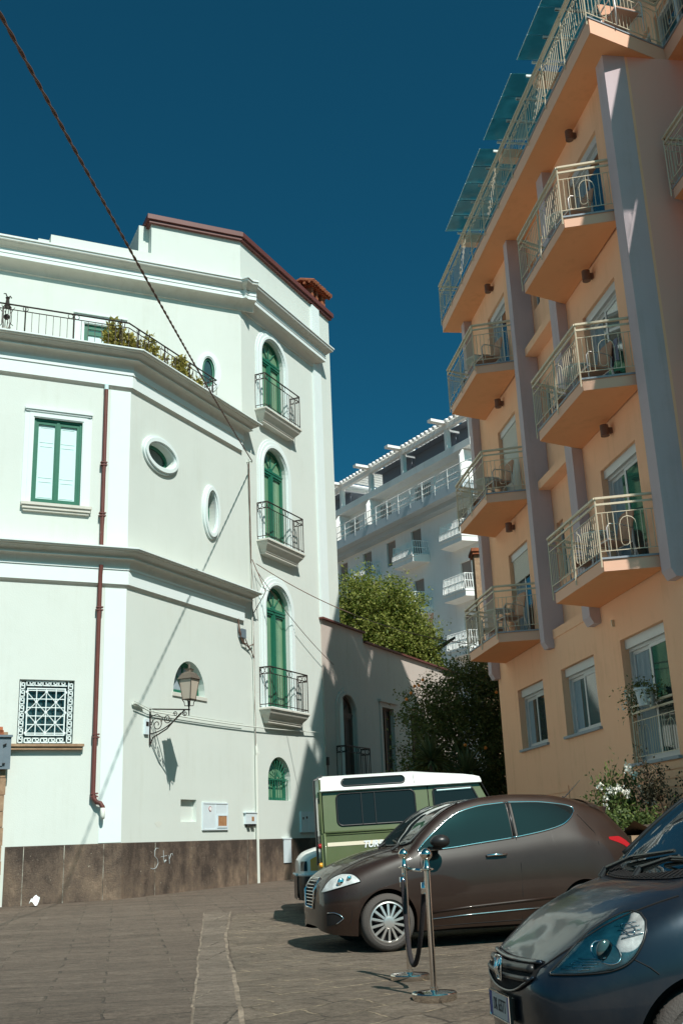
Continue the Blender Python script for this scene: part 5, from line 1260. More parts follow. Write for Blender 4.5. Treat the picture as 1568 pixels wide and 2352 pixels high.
for k in range(n+1): t = k/n; p = a.lerp(b, t); p.z -= .62*(1-(2*t-1)**2)**.9; p.x -= 0.03*math.sin(t*PI); q.append(tuple(p))
mb.tube(q, .019, 8)
rp = thing('rope', 'dark twisted rope hanging in a loop between the two stanchions', 'rope', (0, 0, 0))
mb.build('rope_body', 'rope', rp, smooth=True)
mb = MB(); mb.tube([(a.x, a.y, a.z-.08), tuple(a)], .026, 10); mb.tube([tuple(a), (.405, 9.42, gz(0, 9.4)+.86)], .008, 6); mb.build('rope_end', 'chromesm', rp, smooth=True)
mb = MB(); mb.tube([(b.x, b.y, b.z-.08), tuple(b)], .026, 10); mb.tube([tuple(b), (sx, sy, gz(0, 8.3)+.86)], .008, 6)
mb.build('rope_end', 'chromesm', rp, smooth=True); mb = MB(); mb.tube([(.43, 9.38, gz(0, 9.4)+.86), (.52, 9.0, gz(0, 9.4)+.855)], .014, 8)
mb.build('rope_end', 'chromesm', rp, smooth=True)

# ------------------------------------------------------------------ cars
def pch(xs, ys):
    xs = np.array(xs, float); ys = np.array(ys, float); h = np.diff(xs); d = np.diff(ys)/h; m = np.zeros_like(ys)
    m[1:-1] = np.where(d[:-1]*d[1:] > 0, 2*d[:-1]*d[1:]/(d[:-1]+d[1:]+1e-12), 0); m[0] = d[0]; m[-1] = d[-1]
    def f(x):
        i = int(np.clip(np.searchsorted(xs, x)-1, 0, len(xs)-2)); t = (min(max(x, xs[0]), xs[-1])-xs[i])/h[i]
        return (2*t**3-3*t**2+1)*ys[i]+(t**3-2*t**2+t)*h[i]*m[i]+(-2*t**3+3*t**2)*ys[i+1]+(t**3-t**2)*h[i]*m[i+1]
    return f
class Body:
    """lofted car shell. x runs nose to tail, y from near side (negative) to far side about yc, section given by control columns"""
    def __init__(s, table, yc, wheels, Ra, zc=.3, nx=150):
        cols = list(zip(*table)); s.xs = cols[0]; s.F = [pch(cols[0], c) for c in cols[1:]]; s.yc = yc; s.wheels = wheels; s.Ra = Ra; s.zc = zc; s.nx = nx; s.cache = {}
    def sec(s, x):
        k = round(x, 5)
        if k in s.cache: return s.cache[k]
        zb, h0, z1, h1, z2, h2, z3, h3, z4, h4, z5 = [f(x) for f in s.F]
        P = [(h0, zb), (h1, z1), (h2, z2), (h3, z3), (h4, z4), (h4*.62, z4+(z5-z4)*.74), (h4*.3, z4+(z5-z4)*.95), (0, z5)]
        out = []
        for i in range(len(P)-1):
            p0 = P[max(i-1, 0)]; p1 = P[i]; p2 = P[i+1]; p3 = P[min(i+2, len(P)-1)]
            if i+2 >= len(P): p3 = (-P[-2][0], P[-2][1])
            for j in range(8):
                t = j/8; out.append(tuple(.5*(2*p1[q]+(p2[q]-p0[q])*t+(2*p0[q]-5*p1[q]+4*p2[q]-p3[q])*t*t+(3*p1[q]-p0[q]-3*p2[q]+p3[q])*t**3) for q in (0, 1)))
        out.append(P[-1])
        a = np.array(out); s.cache[k] = a; return a
    def side(s, x, z, off=0.0):
        a = s.sec(x); i = 24+1; seg = a[:41]
        y = float(np.interp(z, seg[:, 1], seg[:, 0])); return (x, s.yc-y-off, z)
    def top(s, x, y, off=0.0):
        a = s.sec(x)[24:]; yy = abs(y-s.yc); z = float(np.interp(-yy, -a[:, 0], a[:, 1])); return (x, y, z+off)
    def shell(s, name, matn, parent):
        x0, x1 = s.xs[0], s.xs[-1]; X = set()
        n = s.nx
        for i in range(n+1):
            t = i/n; X.add(round(x0+(x1-x0)*(t-.12*math.sin(2*PI*t)/(PI)), 5))
        for wx in s.wheels:
            for k in range(25): X.add(round(wx-s.Ra*math.cos(PI*k/24), 5))
            X.add(round(wx-s.Ra-.001, 5)); X.add(round(wx+s.Ra+.001, 5))
        X = sorted(X); G = []
        for x in X:
            a = s.sec(x); zmin = a[0][1]
            for wx in s.wheels:
                if abs(x-wx) < s.Ra: zmin = max(zmin, s.zc+math.sqrt(s.Ra**2-(x-wx)**2))
            low = a[:25]; up = a[24:]
            if zmin > low[0][1]+1e-6:
                y = float(np.interp(zmin, low[:, 1], low[:, 0])); low = np.array([[y, zmin]]+[p for p in low if p[1] > zmin+1e-6])
            def res(p, n):
                d = np.concatenate([[0], np.cumsum(np.hypot(*np.diff(p, axis=0).T))]); t = np.linspace(0, d[-1], n); return np.stack([np.interp(t, d, p[:, 0]), np.interp(t, d, p[:, 1])], 1)
            L = list(res(low, 18))+list(res(up, 26))[1:]
            row = [(x, s.yc-p[0], p[1]) for p in L]+[(x, s.yc+p[0], p[1]) for p in reversed(L[:-1])]
            G.append(row)
        mb = MB(); mb.grid(G); mb.face(G[0]); mb.face(G[-1][::-1])
        return mb.build(name, matn, parent, smooth=True, auto=32)
    def patch(s, name, matn, parent, xs, zlo, zhi, off, nz=10, far=False, smooth=True):
        """side patch between curves zlo(x), zhi(x)"""
        G = []
        for x in xs:
            a, b = zlo(x), zhi(x); row = []
            for j in range(nz+1):
                p = s.side(x, a+(b-a)*j/nz, off); row.append((p[0], 2*s.yc-p[1], p[2]) if far else p)
            G.append(row)
        mb = MB(); mb.grid(G); return mb.build(name, matn, parent, smooth=smooth)
    def edge(s, mb, pts, r, off=.004, far=False):
        q = [s.side(x, z, off) for x, z in pts]
        if far: q = [(p[0], 2*s.yc-p[1], p[2]) for p in q]
        mb.tube(q, r, 5)
def lerp_curve(pts): xs = [p[0] for p in pts]; zs = [p[1] for p in pts]; f = pch(xs, zs); return f
def lin(a, b, n): return [a+(b-a)*i/n for i in range(n+1)]
def wheel(parent, x, y, z, r, wdt, rim_r, spokes, style, steer=0.0, side=-1, name='wheel'):
    e = bpy.data.objects.new(name, None); COL.objects.link(e); e.parent = parent; e.location = (x, y, z); e.rotation_euler = (0, 0, steer); e.empty_display_size = .1
    mb = MB(); s = side; w2 = wdt
    prof = [(rim_r, 0), (rim_r+.012, -.0*s), (rim_r+.03, s*.010), (r-.06, s*.014), (r-.025, s*.004), (r-.006, -s*.018), (r, -s*.04), (r, -s*(w2-.04)), (r-.006, -s*(w2-.018)), (r-.03, -s*w2), (rim_r, -s*w2)]
    mb.lathe(prof, 56, (0, 0, 0), axis='y', cap=False)
    for k in range(64):
        a = 2*PI*k/64; c, q = math.cos(a), math.sin(a); c2, q2 = math.cos(a+.03), math.sin(a+.03)
        mb.face([(c*(r+.001), -s*.022, q*(r+.001)), (c2*(r+.001), -s*.022, q2*(r+.001)), (c2*(r+.003), -s*.075, q2*(r+.003)), (c*(r+.003), -s*.075, q*(r+.003))])
    mb.build('tyre', 'tyre', e, smooth=True, auto=40)
    mb = MB()
    mb.lathe([(rim_r, s*.002), (rim_r-.012, s*.006), (rim_r-.018, -s*.004), (rim_r-.022, -s*.03)], 48, axis='y', cap=False)
    for k in range(spokes):
        a = 2*PI*k/spokes
        for o in ((-.17, .17) if style == 'mesh' else (0,)):
            a1, a2 = a, a+o*1.15; r0, r1 = .055, rim_r-.012
            n = Vector((-math.sin(a), 0, math.cos(a)))*(.0075 if style == 'mesh' else .022)
            p0 = Vector((math.cos(a)*r0, s*.012, math.sin(a)*r0))+Vector((-math.sin(a), 0, math.cos(a)))*o*.05; p1 = Vector((math.cos(a2)*r1, -s*.006, math.sin(a2)*r1)); dn = Vector((0, -s*.02, 0))
            for A_, B_ in (((p0-n), (p0+n)),):
                P = [p0-n, p0+n, p1+n, p1-n]; i = [mb.pt(v) for v in P]+[mb.pt(v+dn) for v in P]
                for q in ((0,1,2,3),(4,7,6,5),(0,4,5,1),(1,5,6,2),(2,6,7,3),(3,7,4,0)): mb.f.append([i[t] for t in q]); mb.mi.append(0)
    mb.build('rim', 'alloy', e, smooth=True, auto=25)
    mb = MB(); mb.lathe([(.001, s*.022), (.04, s*.022), (.058, s*.018), (.066, s*.008), (.066, -s*.03)], 28, axis='y'); mb.build('hub_cap', 'alloy', e, smooth=True, auto=30)
    mb = MB(); mb.lathe([(.001, -s*.05), (rim_r-.02, -s*.05), (rim_r-.02, -s*.06)], 32, axis='y'); mb.build('brake', 'under', e)
    return e
def arches(parent, wheels, yc, half, R_, zc):
    for wx in wheels:
        for sg in (-1, 1):
            mb = MB()
            y0, y1 = yc+sg*(half-.075), yc+sg*(half-.30)
            mb.grid([[(wx-R_*math.cos(PI*k/20), y, zc+R_*math.sin(PI*k/20)) for y in (y0, y1)] for k in range(21)])
            mb.prism([(wx-R_*math.cos(PI*k/20), zc+R_*math.sin(PI*k/20)) for k in range(21)], y1, y1+sg*.01)
            mb.build('wheel_arch', 'under', parent)
def plate_text(txt, size, parent, matn, loc, rot, name='lettering', shear=0.0, off=0.0, ext=.002, sx=1.0, align='CENTER'):
    cu = bpy.data.curves.new(name, 'FONT'); cu.body = txt; cu.size = size; cu.extrude = ext; cu.shear = shear; cu.offset = off; cu.align_x = align; cu.align_y = 'CENTER'; cu.resolution_u = 3
    tmp = bpy.data.objects.new('tmp', cu); COL.objects.link(tmp); dg = bpy.context.evaluated_depsgraph_get(); dg.update()
    me = bpy.data.meshes.new_from_object(tmp.evaluated_get(dg)); bpy.data.objects.remove(tmp)
    me.materials.clear(); me.materials.append(M[matn]); o = bpy.data.objects.new(name, me); COL.objects.link(o); o.parent = parent; o.location = loc; o.rotation_euler = rot; o.scale = (sx, 1, 1); return o

# --- brown hatchback
yc = .80
T1 = [ # x, zb, h0, z1, h1, z2, h2, z3, h3, z4, h4, z5
 (-.715, .26, .22, .36, .26, .46, .25, .55, .22, .60, .16, .61),
 (-.705, .23, .36, .37, .40, .49, .39, .59, .34, .645, .24, .655),
 (-.67, .21, .50, .38, .54, .53, .53, .64, .46, .69, .32, .705),
 (-.60, .19, .60, .40, .64, .58, .63, .69, .54, .745, .40, .765),
 (-.48, .18, .68, .42, .73, .63, .715, .74, .62, .81, .45, .835),
 (-.3, .17, .74, .44, .785, .67, .77, .80, .69, .875, .50, .905),
 (0, .18, .76, .45, .81, .72, .80, .885, .73, .955, .53, .99),
 (.28, .19, .765, .46, .815, .78, .805, .945, .745, .995, .62, 1.045),
 (.45, .19, .765, .46, .815, .80, .806, .965, .75, 1.12, .655, 1.16),
 (.65, .195, .77, .46, .818, .81, .81, .985, .755, 1.265, .63, 1.30),
 (.85, .20, .77, .47, .82, .82, .81, 1.0, .757, 1.375, .60, 1.405),
 (1.05, .20, .77, .47, .82, .83, .812, 1.015, .76, 1.44, .585, 1.47),
 (1.3, .20, .77, .47, .82, .84, .813, 1.035, .762, 1.48, .572, 1.515),
 (1.7, .20, .77, .48, .82, .86, .813, 1.07, .76, 1.50, .565, 1.55),
 (2.1, .20, .77, .48, .82, .90, .81, 1.13, .745, 1.49, .56, 1.548),
 (2.4, .20, .77, .48, .825, .93, .81, 1.16, .725, 1.45, .555, 1.52),
 (2.65, .20, .76, .48, .82, .93, .79, 1.14, .69, 1.38, .545, 1.48),
 (2.86, .21, .74, .49, .79, .90, .76, 1.09, .66, 1.30, .535, 1.44),
 (3.05, .22, .68, .50, .74, .86, .71, 1.03, .62, 1.17, .50, 1.26),
 (3.18, .25, .60, .50, .66, .82, .65, .97, .57, 1.06, .46, 1.11),
 (3.26, .30, .46, .50, .54, .75, .54, .90, .46, .96, .36, .99)]
cxn = lambda x: x if x > -.2 else -.2+(x+.2)*.98
T1 = [(cxn(r_[0]),)+r_[1:] for r_ in T1]
b1 = Body(T1, yc, (0, 2.39), .335, .285)
c1 = thing('brown_car', 'dark brown small hatchback with chrome window trim parked facing left', 'car', (.325, 12.0, -.097), hrot(76))
c1.scale = (.95, 1, 1.02)
b1.shell('body', 'brownpaint', c1)
arches(c1, (0, 2.39), yc, .80, .335, .285)
mb = MB(); mb.box((-.28, .16, .17), (2.9, 1.44, .60)); mb.build('underbody', 'under', c1)
zl1 = lerp_curve([(.40, .975), (.78, .998), (1.09, 1.03), (1.57, 1.078)]); zh1 = lerp_curve([(.40, .985), (.47, 1.05), (.64, 1.18), (.91, 1.345), (1.05, 1.39), (1.26, 1.43), (1.57, 1.455)])
zl2 = lerp_curve([(1.61, 1.083), (1.95, 1.134), (2.2, 1.19), (2.34, 1.26), (2.42, 1.335)]); zh2 = lerp_curve([(1.61, 1.455), (1.91, 1.452), (2.25, 1.42), (2.36, 1.40), (2.42, 1.375)])
for far_ in (False, True):
    b1.patch('side_window', 'carglass', c1, lin(.41, 1.56, 44), zl1, zh1, .006, 12, far_)
    b1.patch('side_window', 'carglass', c1, lin(1.63, 2.41, 32), zl2, zh2, .006, 12, far_)
xs_ = lin(.40, 1.57, 30); xr_ = lin(1.57, 2.42, 24)
loopz = [(x, zl1(x)) for x in xs_]+[(x, zl2(max(x, 1.61))) for x in xr_]+[(x, zh2(max(x, 1.61))) for x in reversed(xr_)]+[(x, zh1(x)) for x in reversed(xs_)]
mb = MB(); b1.edge(mb, loopz+[loopz[0]], .0095, .006); b1.edge(mb, [(.50, .30), (1.0, .325), (1.6, .345), (2.0, .36)], .006, .004); mb.build('chrome_trim', 'chromesm', c1, smooth=True)
mb = MB(); b1.edge(mb, [(.50, .365), (1.0, .40), (1.6, .43), (2.03, .45)], .014, -.002); mb.build('side_moulding', 'brownpaint', c1, smooth=True)
mb = MB()
b1.edge(mb, [(.42, .97), (.40, .85), (.40, .6), (.44, .34), (.48, .22)], .004, .0005); b1.edge(mb, [(1.60, 1.07), (1.61, .8), (1.60, .5), (1.58, .22)], .004, .0005)
b1.edge(mb, [(.48, .225), (1.0, .235), (1.58, .24)], .004, .0005); b1.edge(mb, [(1.6, .24), (1.95, .25)], .004, .0005)
b1.edge(mb, [(2.45, 1.30), (2.62, 1.10), (2.63, .98), (2.60, .55)], .004, .0005); b1.edge(mb, [(-.45, .60), (-.40, .40), (-.42, .30)], .003, .0005)
mb.tube([b1.top(x, yc-.50+.02*x, .0005) for x in lin(-.45, .3, 14)], .004, 4)
mb.build('panel_gap', 'under', c1)
mb = MB(); b1.edge(mb, [(1.585, 1.085), (1.59, 1.45)], .022, .0); mb.build('window_pillar', 'blackplastic', c1, smooth=True)
# windscreen
def screen(b, xb, xh, wb, wh, off, ny=20, nx=16, bulge=0.0):
    G = []
    for i in range(nx+1):
        t = i/nx; row = []
        for j in range(ny+1):
            v = -1+2*j/ny; x0 = xb+bulge*v*v; x1 = xh-.25*bulge*v*v; x = x0+(x1-x0)*t; row.append(b.top(x, b.yc+v*(wb+(wh-wb)*t), off))
        G.append(row)
    return G
mb = MB(); mb.grid(screen(b1, .24, 1.02, .60, .53, .008, bulge=.13)); mb.build('windscreen', 'carglass', c1, smooth=True)
mb = MB()
G = screen(b1, .24, 1.02, .60, .53, .01, bulge=.13)
mb.tube([tuple(p) for p in G[0]], .012, 5); mb.tube([row[0] for row in G], .010, 5); mb.tube([row[-1] for row in G], .010, 5)
mb.build('windscreen_seal', 'blackplastic', c1, smooth=True)
mb = MB()
for (ya, yb_, xe) in ((.30, .78, .33), (.85, 1.28, .30)): mb.tube([b1.top(.24, ya, .03), b1.top(.30, (ya+yb_)/2, .03), b1.top(xe, yb_, .03)], .010, 5); mb.tube([b1.top(.16, ya, .01), b1.top(.24, ya, .035)], .016, 5)
mb.build('wiper', 'blackplastic', c1)
# headlamp
hl0 = lerp_curve([(-.69, .595), (-.59, .628), (-.45, .665), (-.30, .70)]); hl1 = lerp_curve([(-.69, .605), (-.62, .70), (-.533, .757), (-.45, .782), (-.374, .778), (-.33, .75), (-.30, .715)])
for far_ in (False, True): hm = b1.patch('headlight', 'reflector', c1, lin(cxn(-.685)+.004, cxn(-.30)-.002, 22), lambda x: hl0(-.2+(x+.2)/.98), lambda x: hl1(-.2+(x+.2)/.98), .004, 8, far_)
mb = MB(); p = b1.side(cxn(-.50), .70, .012); mb.sphere(p, .045, 12, 8, sc_=(1, .35, 1)); p = b1.side(cxn(-.41), .735, .012); mb.sphere(p, .03, 12, 8, sc_=(1, .35, 1)); mb.build('headlight_bulb', 'chromesm', hm, smooth=True)
mb = MB(); xs_ = lin(-.68, -.30, 16); b1.edge(mb, [(cxn(x), hl0(x)) for x in xs_]+[(cxn(x), hl1(x)) for x in reversed(xs_)], .005, .006); mb.build('headlight_rim', 'blackplastic', hm)
# grille
mb = MB()
def nose(y, z): # fascia point at given lateral and height
    best = None
    for x in lin(T1[0][0], -.35, 60):
        a = b1.sec(x); yy = abs(y-yc); up = a[24:]; lo = a[:25]
        zt = float(np.interp(-yy, -up[:, 0], up[:, 1])); ymax = float(np.interp(z, a[:33, 1], a[:33, 0]))
        if ymax >= yy and zt >= z: best = x; break
    return (best if best is not None else -.45, y, z)
gl = [(.62, .44), (.56, .62), (.58, .735), (1.02, .735), (1.04, .62), (.98, .44)]
GP = [tuple(Vector(nose(*g))+Vector((-.012, 0, 0))) for g in gl]
mb.tube(GP+[GP[0]], .014, 6); 
for k in range(8):
    z = .47+k*.034; hwid = .19+.05*math.sin(PI*min(1, k/6)); mb.tube([tuple(Vector(nose(yc+v*hwid, z))+Vector((-.012, 0, 0))) for v in lin(-1, 1, 6)], .006, 5)
mb.build('grille', 'chromesm', c1, smooth=True)
mb = MB(); mb.grid([[tuple(Vector(nose(yc+v*.21, z))+Vector((-.004, 0, 0))) for v in lin(-1, 1, 6)] for z in lin(.45, .72, 8)]); mb.build('grille_backing', 'under', c1)
mb = MB(); zc0 = lerp_curve([(-.66, .27), (-.58, .29), (-.50, .345)]); zc1 = lerp_curve([(-.66, .40), (-.60, .405), (-.54, .385), (-.50, .350)])
o_ = b1.patch('fog_recess', 'under', c1, lin(cxn(-.655), cxn(-.50), 10), lambda x: zc0(-.2+(x+.2)/.98), lambda x: zc1(-.2+(x+.2)/.98), .004, 6)
mb = MB(); b1.edge(mb, [(cxn(x), zc1(x)) for x in lin(-.65, -.50, 10)]+[(cxn(x), zc0(x)) for x in lin(-.50, -.57, 5)], .005, .006); mb.build('fog_trim', 'chromesm', o_, smooth=True)
# mirror, handle, tail lamp, antenna, spoiler, badge
mb = MB(); G = []
for j in range(9):
    t = PI*j/8; row = []
    for k in range(16): a = 2*PI*k/16; row.append((.60+.115*math.sin(t)*math.cos(a)**1*(1.1 if math.cos(a) < 0 else .9), -.17-.10*math.cos(t)*1.0, 1.07+.07*math.sin(t)*math.sin(a)))
    G.append(row)
mb.grid(G, wrap=True); mb.box((.52, -.10, .985), (.64, .06, 1.02)); mb.build('mirror', 'blackplastic', c1, smooth=True, auto=60)
mb = MB(); p0, p1 = b1.side(1.20, .905, .025), b1.side(1.44, .912, .025); mb.tube([b1.side(1.20, .905, 0), p0, b1.side(1.32, .91, .032), p1, b1.side(1.44, .912, 0)], .013, 8); mb.build('door_handle', 'chromesm', c1, smooth=True)
tl0 = lerp_curve([(2.80, 1.02), (2.98, .96), (3.14, .86)]); tl1 = lerp_curve([(2.80, 1.045), (2.95, 1.05), (3.05, 1.01), (3.14, .93)])
b1.patch('tail_light', 'redlens', c1, lin(2.80, 3.14, 14), tl0, tl1, .004, 6)
mb = MB(); b = b1.top(2.62, yc+.05, 0); mb.tube([b, (b[0]+.02, b[1], b[2]+.03)], .02, 6); mb.tube([b, (b[0]+.27, b[1], b[2]+.22)], [.008, .003], 5); mb.build('antenna', 'blackplastic', c1)
mb = MB(); mb.grid([[b1.top(x, yc+v*.53, .02-.01*abs(v)) for v in lin(-1, 1, 10)] for x in (2.70, 2.80, 2.88)]+[[(2.92, yc+v*.53, 1.40-.02*abs(v)) for v in lin(-1, 1, 10)]]); mb.build('spoiler', 'brownpaint', c1, smooth=True)
mb = MB(); mb.grid(screen(b1, 2.90, 3.12, .48, .44, .006)); mb.build('rear_window', 'carglass', c1, smooth=True)
for (wx, far_) in ((0, 0), (2.39, 0), (0, 1), (2.39, 1)):
    w_ = wheel(c1, wx, (.0 if not far_ else 2*yc), .292, .29, .19, .205, 14, 'mesh', side=(-1 if not far_ else 1)); w_.scale = (1/.95, 1, 1/1.02)

# --- dark blue hatchback close to the camera
T2 = [
 (-.055, .30, .14, .38, .20, .47, .20, .53, .17, .56, .12, .565),
 (-.045, .25, .26, .38, .33, .49, .33, .56, .29, .59, .20, .60),
 (-.01, .21, .40, .38, .47, .52, .47, .59, .42, .625, .32, .64),
 (.05, .19, .50, .39, .57, .55, .565, .63, .51, .675, .40, .69),
 (.15, .18, .58, .41, .655, .60, .65, .69, .59, .745, .46, .765),
 (.30, .17, .66, .43, .735, .66, .73, .775, .665, .845, .51, .87),
 (.45, .17, .71, .45, .785, .71, .78, .845, .715, .915, .55, .945),
 (.60, .17, .74, .47, .815, .745, .81, .90, .745, .97, .585, 1.0),
 (.74, .17, .755, .48, .825, .775, .82, .94, .765, 1.01, .63, 1.035),
 (.95, .17, .76, .48, .83, .80, .822, .975, .775, 1.15, .675, 1.175),
 (1.15, .17, .76, .48, .83, .81, .825, 1.0, .78, 1.30, .635, 1.325),
 (1.35, .17, .76, .48, .83, .82, .825, 1.02, .78, 1.42, .60, 1.45),
 (1.6, .17, .76, .48, .83, .83, .825, 1.03, .78, 1.48, .58, 1.51),
 (2.2, .17, .76, .48, .83, .84, .825, 1.05, .775, 1.50, .575, 1.54),
 (2.9, .18, .76, .48, .83, .85, .82, 1.07, .76, 1.47, .57, 1.52),
 (3.4, .20, .73, .48, .80, .85, .79, 1.08, .72, 1.38, .56, 1.44),
 (3.7, .24, .68, .48, .76, .82, .75, 1.02, .68, 1.12, .56, 1.2),
 (3.83, .30, .55, .48, .64, .75, .64, .90, .56, .96, .45, .99)]
b2 = Body(T2, 0.0, (.68, 3.24), .345, .29, nx=170)
hx, hy, hz = .80, 6.0, -.25
c2_ = thing('blue_car', 'dark blue hatchback with big clear headlight in the lower right corner, closest to the viewer', 'car', (hx, hy, hz), hrot(82))
b2.shell('body', 'bluepaint', c2_)
arches(c2_, (.68, 3.24), 0, .81, .345, .29)
mb = MB(); mb.box((.40, -.62, .17), (3.5, .62, .6)); mb.build('underbody', 'under', c2_)
for (wx, far_) in ((.68, 0), (3.24, 0), (.68, 1), (3.24, 1)):
    wheel(c2_, wx, (-.80 if not far_ else .80), .29, .285, .18, .19, 9, 'plain', side=(-1 if not far_ else 1), steer=(R(-14) if wx < 1 else 0))
mb = MB(); mb.grid(screen(b2, .74, 1.40, .62, .55, .008, bulge=.16)); mb.build('windscreen', 'carglass', c2_, smooth=True)
mb = MB(); G = screen(b2, .74, 1.40, .62, .55, .010, bulge=.16); mb.tube([r_[0] for r_ in G], .012, 5); mb.build('windscreen_seal', 'blackplastic', c2_, smooth=True); mb = MB(); mb.tube([r_[-1] for r_ in G], .012, 5); mb.build('windscreen_seal', 'blackplastic', c2_, smooth=True)
mb = MB(); mb.grid([[b2.top(.655+.13*v*v+.09*t, v*.60, .006) for v in lin(-1, 1, 24)] for t in lin(0, 1, 3)]); cw = mb.build('cowl', 'blackplastic', c2_, smooth=True)
mb = MB()
for k in range(26):
    v = -.95+1.9*k/25; mb.tube([b2.top(.665+.13*v*v, v*.60, .010), b2.top(.735+.13*v*v, v*.60, .010)], .004, 4)
mb.build('cowl_grille', 'under', cw)
mb = MB()
for (ya, yb_) in ((.50, -.08), (-.02, -.62)):
    a_ = b2.top(.74, ya, .035); m_ = b2.top(.80, (ya*.55+yb_*.45), .06); e_ = b2.top(.86, yb_, .035)
    mb.tube([b2.top(.70, ya, .0), a_], .02, 8); mb.tube([a_, m_], [.014, .010], 6); q0, q1 = b2.top(.82, ya*.85+yb_*.15, .03), b2.top(.88, yb_-.08, .03)
    mb.tube([q0, m_, q1], .008, 5); mb.tube([q0, tuple((Vector(q0)+Vector(q1))/2+Vector((0, 0, .0))), q1], .010, 5)
mb.build('wiper', 'blackplastic', c2_, smooth=True, auto=50)
zlh = lerp_curve([(.035, .622), (.12, .63), (.23, .642), (.30, .662), (.346, .69), (.418, .782), (.449, .846), (.455, .86)]); zhh = lerp_curve([(.035, .63), (.116, .704), (.235, .80), (.355, .868), (.44, .895), (.455, .885)])
for far_ in (False, True): h2 = b2.patch('headlight', 'reflector', c2_, lin(.036, .453, 34), zlh, zhh, .003, 14, far_)
G = []
for x in lin(.036, .453, 34):
    a, b = zlh(x), zhh(x); t_ = (x-.036)/.417; row = []
    for j in range(13): u = j/12; bl_ = .030*math.sin(PI*u)**.6*math.sin(PI*min(1, max(0, t_)))**.5; row.append(b2.side(x, a+(b-a)*u, .006+bl_))
    G.append(row)
mb = MB(); mb.grid(G); mb.build('headlight_cover', 'clear', h2, smooth=True)
mb = MB()
for (x, z, r_, ax) in ((.255, .725, .066, 1.0), (.375, .825, .040, .8), (.135, .665, .026, 1.2)):
    p = Vector(b2.side(x, z, .004)); e1 = (Vector(b2.side(x+.03, z, .004))-p).normalized(); e2 = (Vector(b2.side(x, z+.03, .004))-p).normalized()
    mb.tube([tuple(p+(e1*math.cos(t)*r_*ax+e2*math.sin(t)*r_*1.05)+Vector((-.3, -.8, 0))*.006) for t in [2*PI*k/28 for k in range(28)]], .004 if r_ > .05 else .003, 5, closed=True)
for k in range(5):
    a_ = .075+.018*k; z0_ = .648+.012*k; mb.tube([b2.side(a_+.10*q/6, z0_+.006*q/6, .012) for q in range(7)], .003, 4)
for k in range(4): z_ = .83-.016*k; mb.tube([b2.side(.33+.09*q/6, z_+.004*q, .010) for q in range(7)], .003, 4)
mb.build('headlight_lamp', 'chromesm', h2, smooth=True)
mb = MB(); p = Vector(b2.side(.255, .725, .0)); mb.sphere(tuple(p), .056, 18, 12, sc_=(.8, .35, 1)); mb.build('projector_lens', 'glass', h2, smooth=True)
mb = MB(); xs_ = lin(.036, .453, 24); b2.edge(mb, [(x, zlh(x)) for x in xs_]+[(x, zhh(x)) for x in reversed(xs_)]+[(.036, zlh(.036))], .0055, .006); mb.build('headlight_rim', 'blackplastic', h2, smooth=True)
# front: grille opening, bars, badge, plate
def nose2(y, z):
    for x in lin(-.055, .30, 120):
        a = b2.sec(x); yy = abs(y); up = a[24:]
        zt = float(np.interp(-yy, -up[:, 0], up[:, 1])); ymax = float(np.interp(z, a[:33, 1], a[:33, 0]))
        if ymax >= yy and zt >= z: return (x, y, z)
    return (.3, y, z)
def fpt(y, z, o=.01): p = nose2(y, z); return (p[0]-o, p[1], p[2]+o*.3)
top_ = lambda y: .655+.012*(abs(y)/.40)**2; bot_ = lambda y: .505+.10*(abs(y)/.41)**2.4
ys_ = lin(-.40, .40, 26)
mb = MB(); mb.grid([[fpt(y, bot_(y)+(top_(y)-bot_(y))*t, .004) for y in ys_] for t in lin(0, 1, 8)]); gr2 = mb.build('grille', 'under', c2_, smooth=True)
mb = MB()
mb.tube([fpt(y, top_(y)-.004, .016) for y in ys_], .012, 6); mb.tube([fpt(y, bot_(y), .010) for y in ys_], .007, 6)
mb.build('grille_frame', 'bluepaint', gr2, smooth=True)
mb = MB()
for dz, r_ in ((.62, .022), (.575, .014)): mb.tube([fpt(y, dz+.012*abs(y)/.4, .010) for y in lin(-.36, .36, 22)], r_, 8)
mb.build('grille_bar', 'blackplastic', gr2, smooth=True)
mb = MB(); c0 = Vector(fpt(0, .60, .035))
def bq(y, z): return (c0.x-(.0)-.02*(1-abs(z)/.06), c0.y+y, c0.z+z)
fr2 = [(-.055, .045), (-.042, -.045), (-.03, -.055), (.03, -.055), (.042, -.045), (.055, .045), (.045, .058), (-.045, .058)]
mb.tube([bq(*p) for p in fr2], .006, 6, closed=True)
mb.tube([bq(-.030, .045), bq(-.018, .0), bq(-.022, -.045)], .008, 6); mb.tube([bq(.030, .045), bq(.018, .0), bq(.022, -.045)], .008, 6); mb.tube([bq(-.02, 0), bq(.02, 0)], .008, 6)
mb.build('badge', 'chromesm', gr2, smooth=True)
mb = MB(); mb.box((-.088, -.19, .365), (-.078, .19, .495)); mb.box((-.078, -.15, .38), (-.045, .15, .48)); pt_ = mb.build('number_plate_holder', 'blackplastic', c2_)
mb = MB(); mb.box((-.092, -.18, .373), (-.0881, .18, .487)); mb.build('number_plate', 'plate', pt_)
mb = MB()
for a, b in ((.145, .18), (-.18, -.145)): mb.box((-.0935, a, .374), (-.092, b, .486))
mb.build('plate_band', 'plateblue', pt_)
plate_text('DK 655TT', .085, pt_, 'ink', (-.0932, 0, .43), (R(90), 0, R(-90)), ext=.0008, sx=.62)
mb = MB(); mb.tube([(-.094, y, z) for y, z in ((-.185, .368), (.185, .368), (.185, .492), (-.185, .492))], .0035, 5, closed=True); mb.build('plate_rim', 'chromesm', pt_)
mb = MB()
b2.edge(mb, [(.35, .70), (.42, .66), (.455, .63)], .0035, .0005)
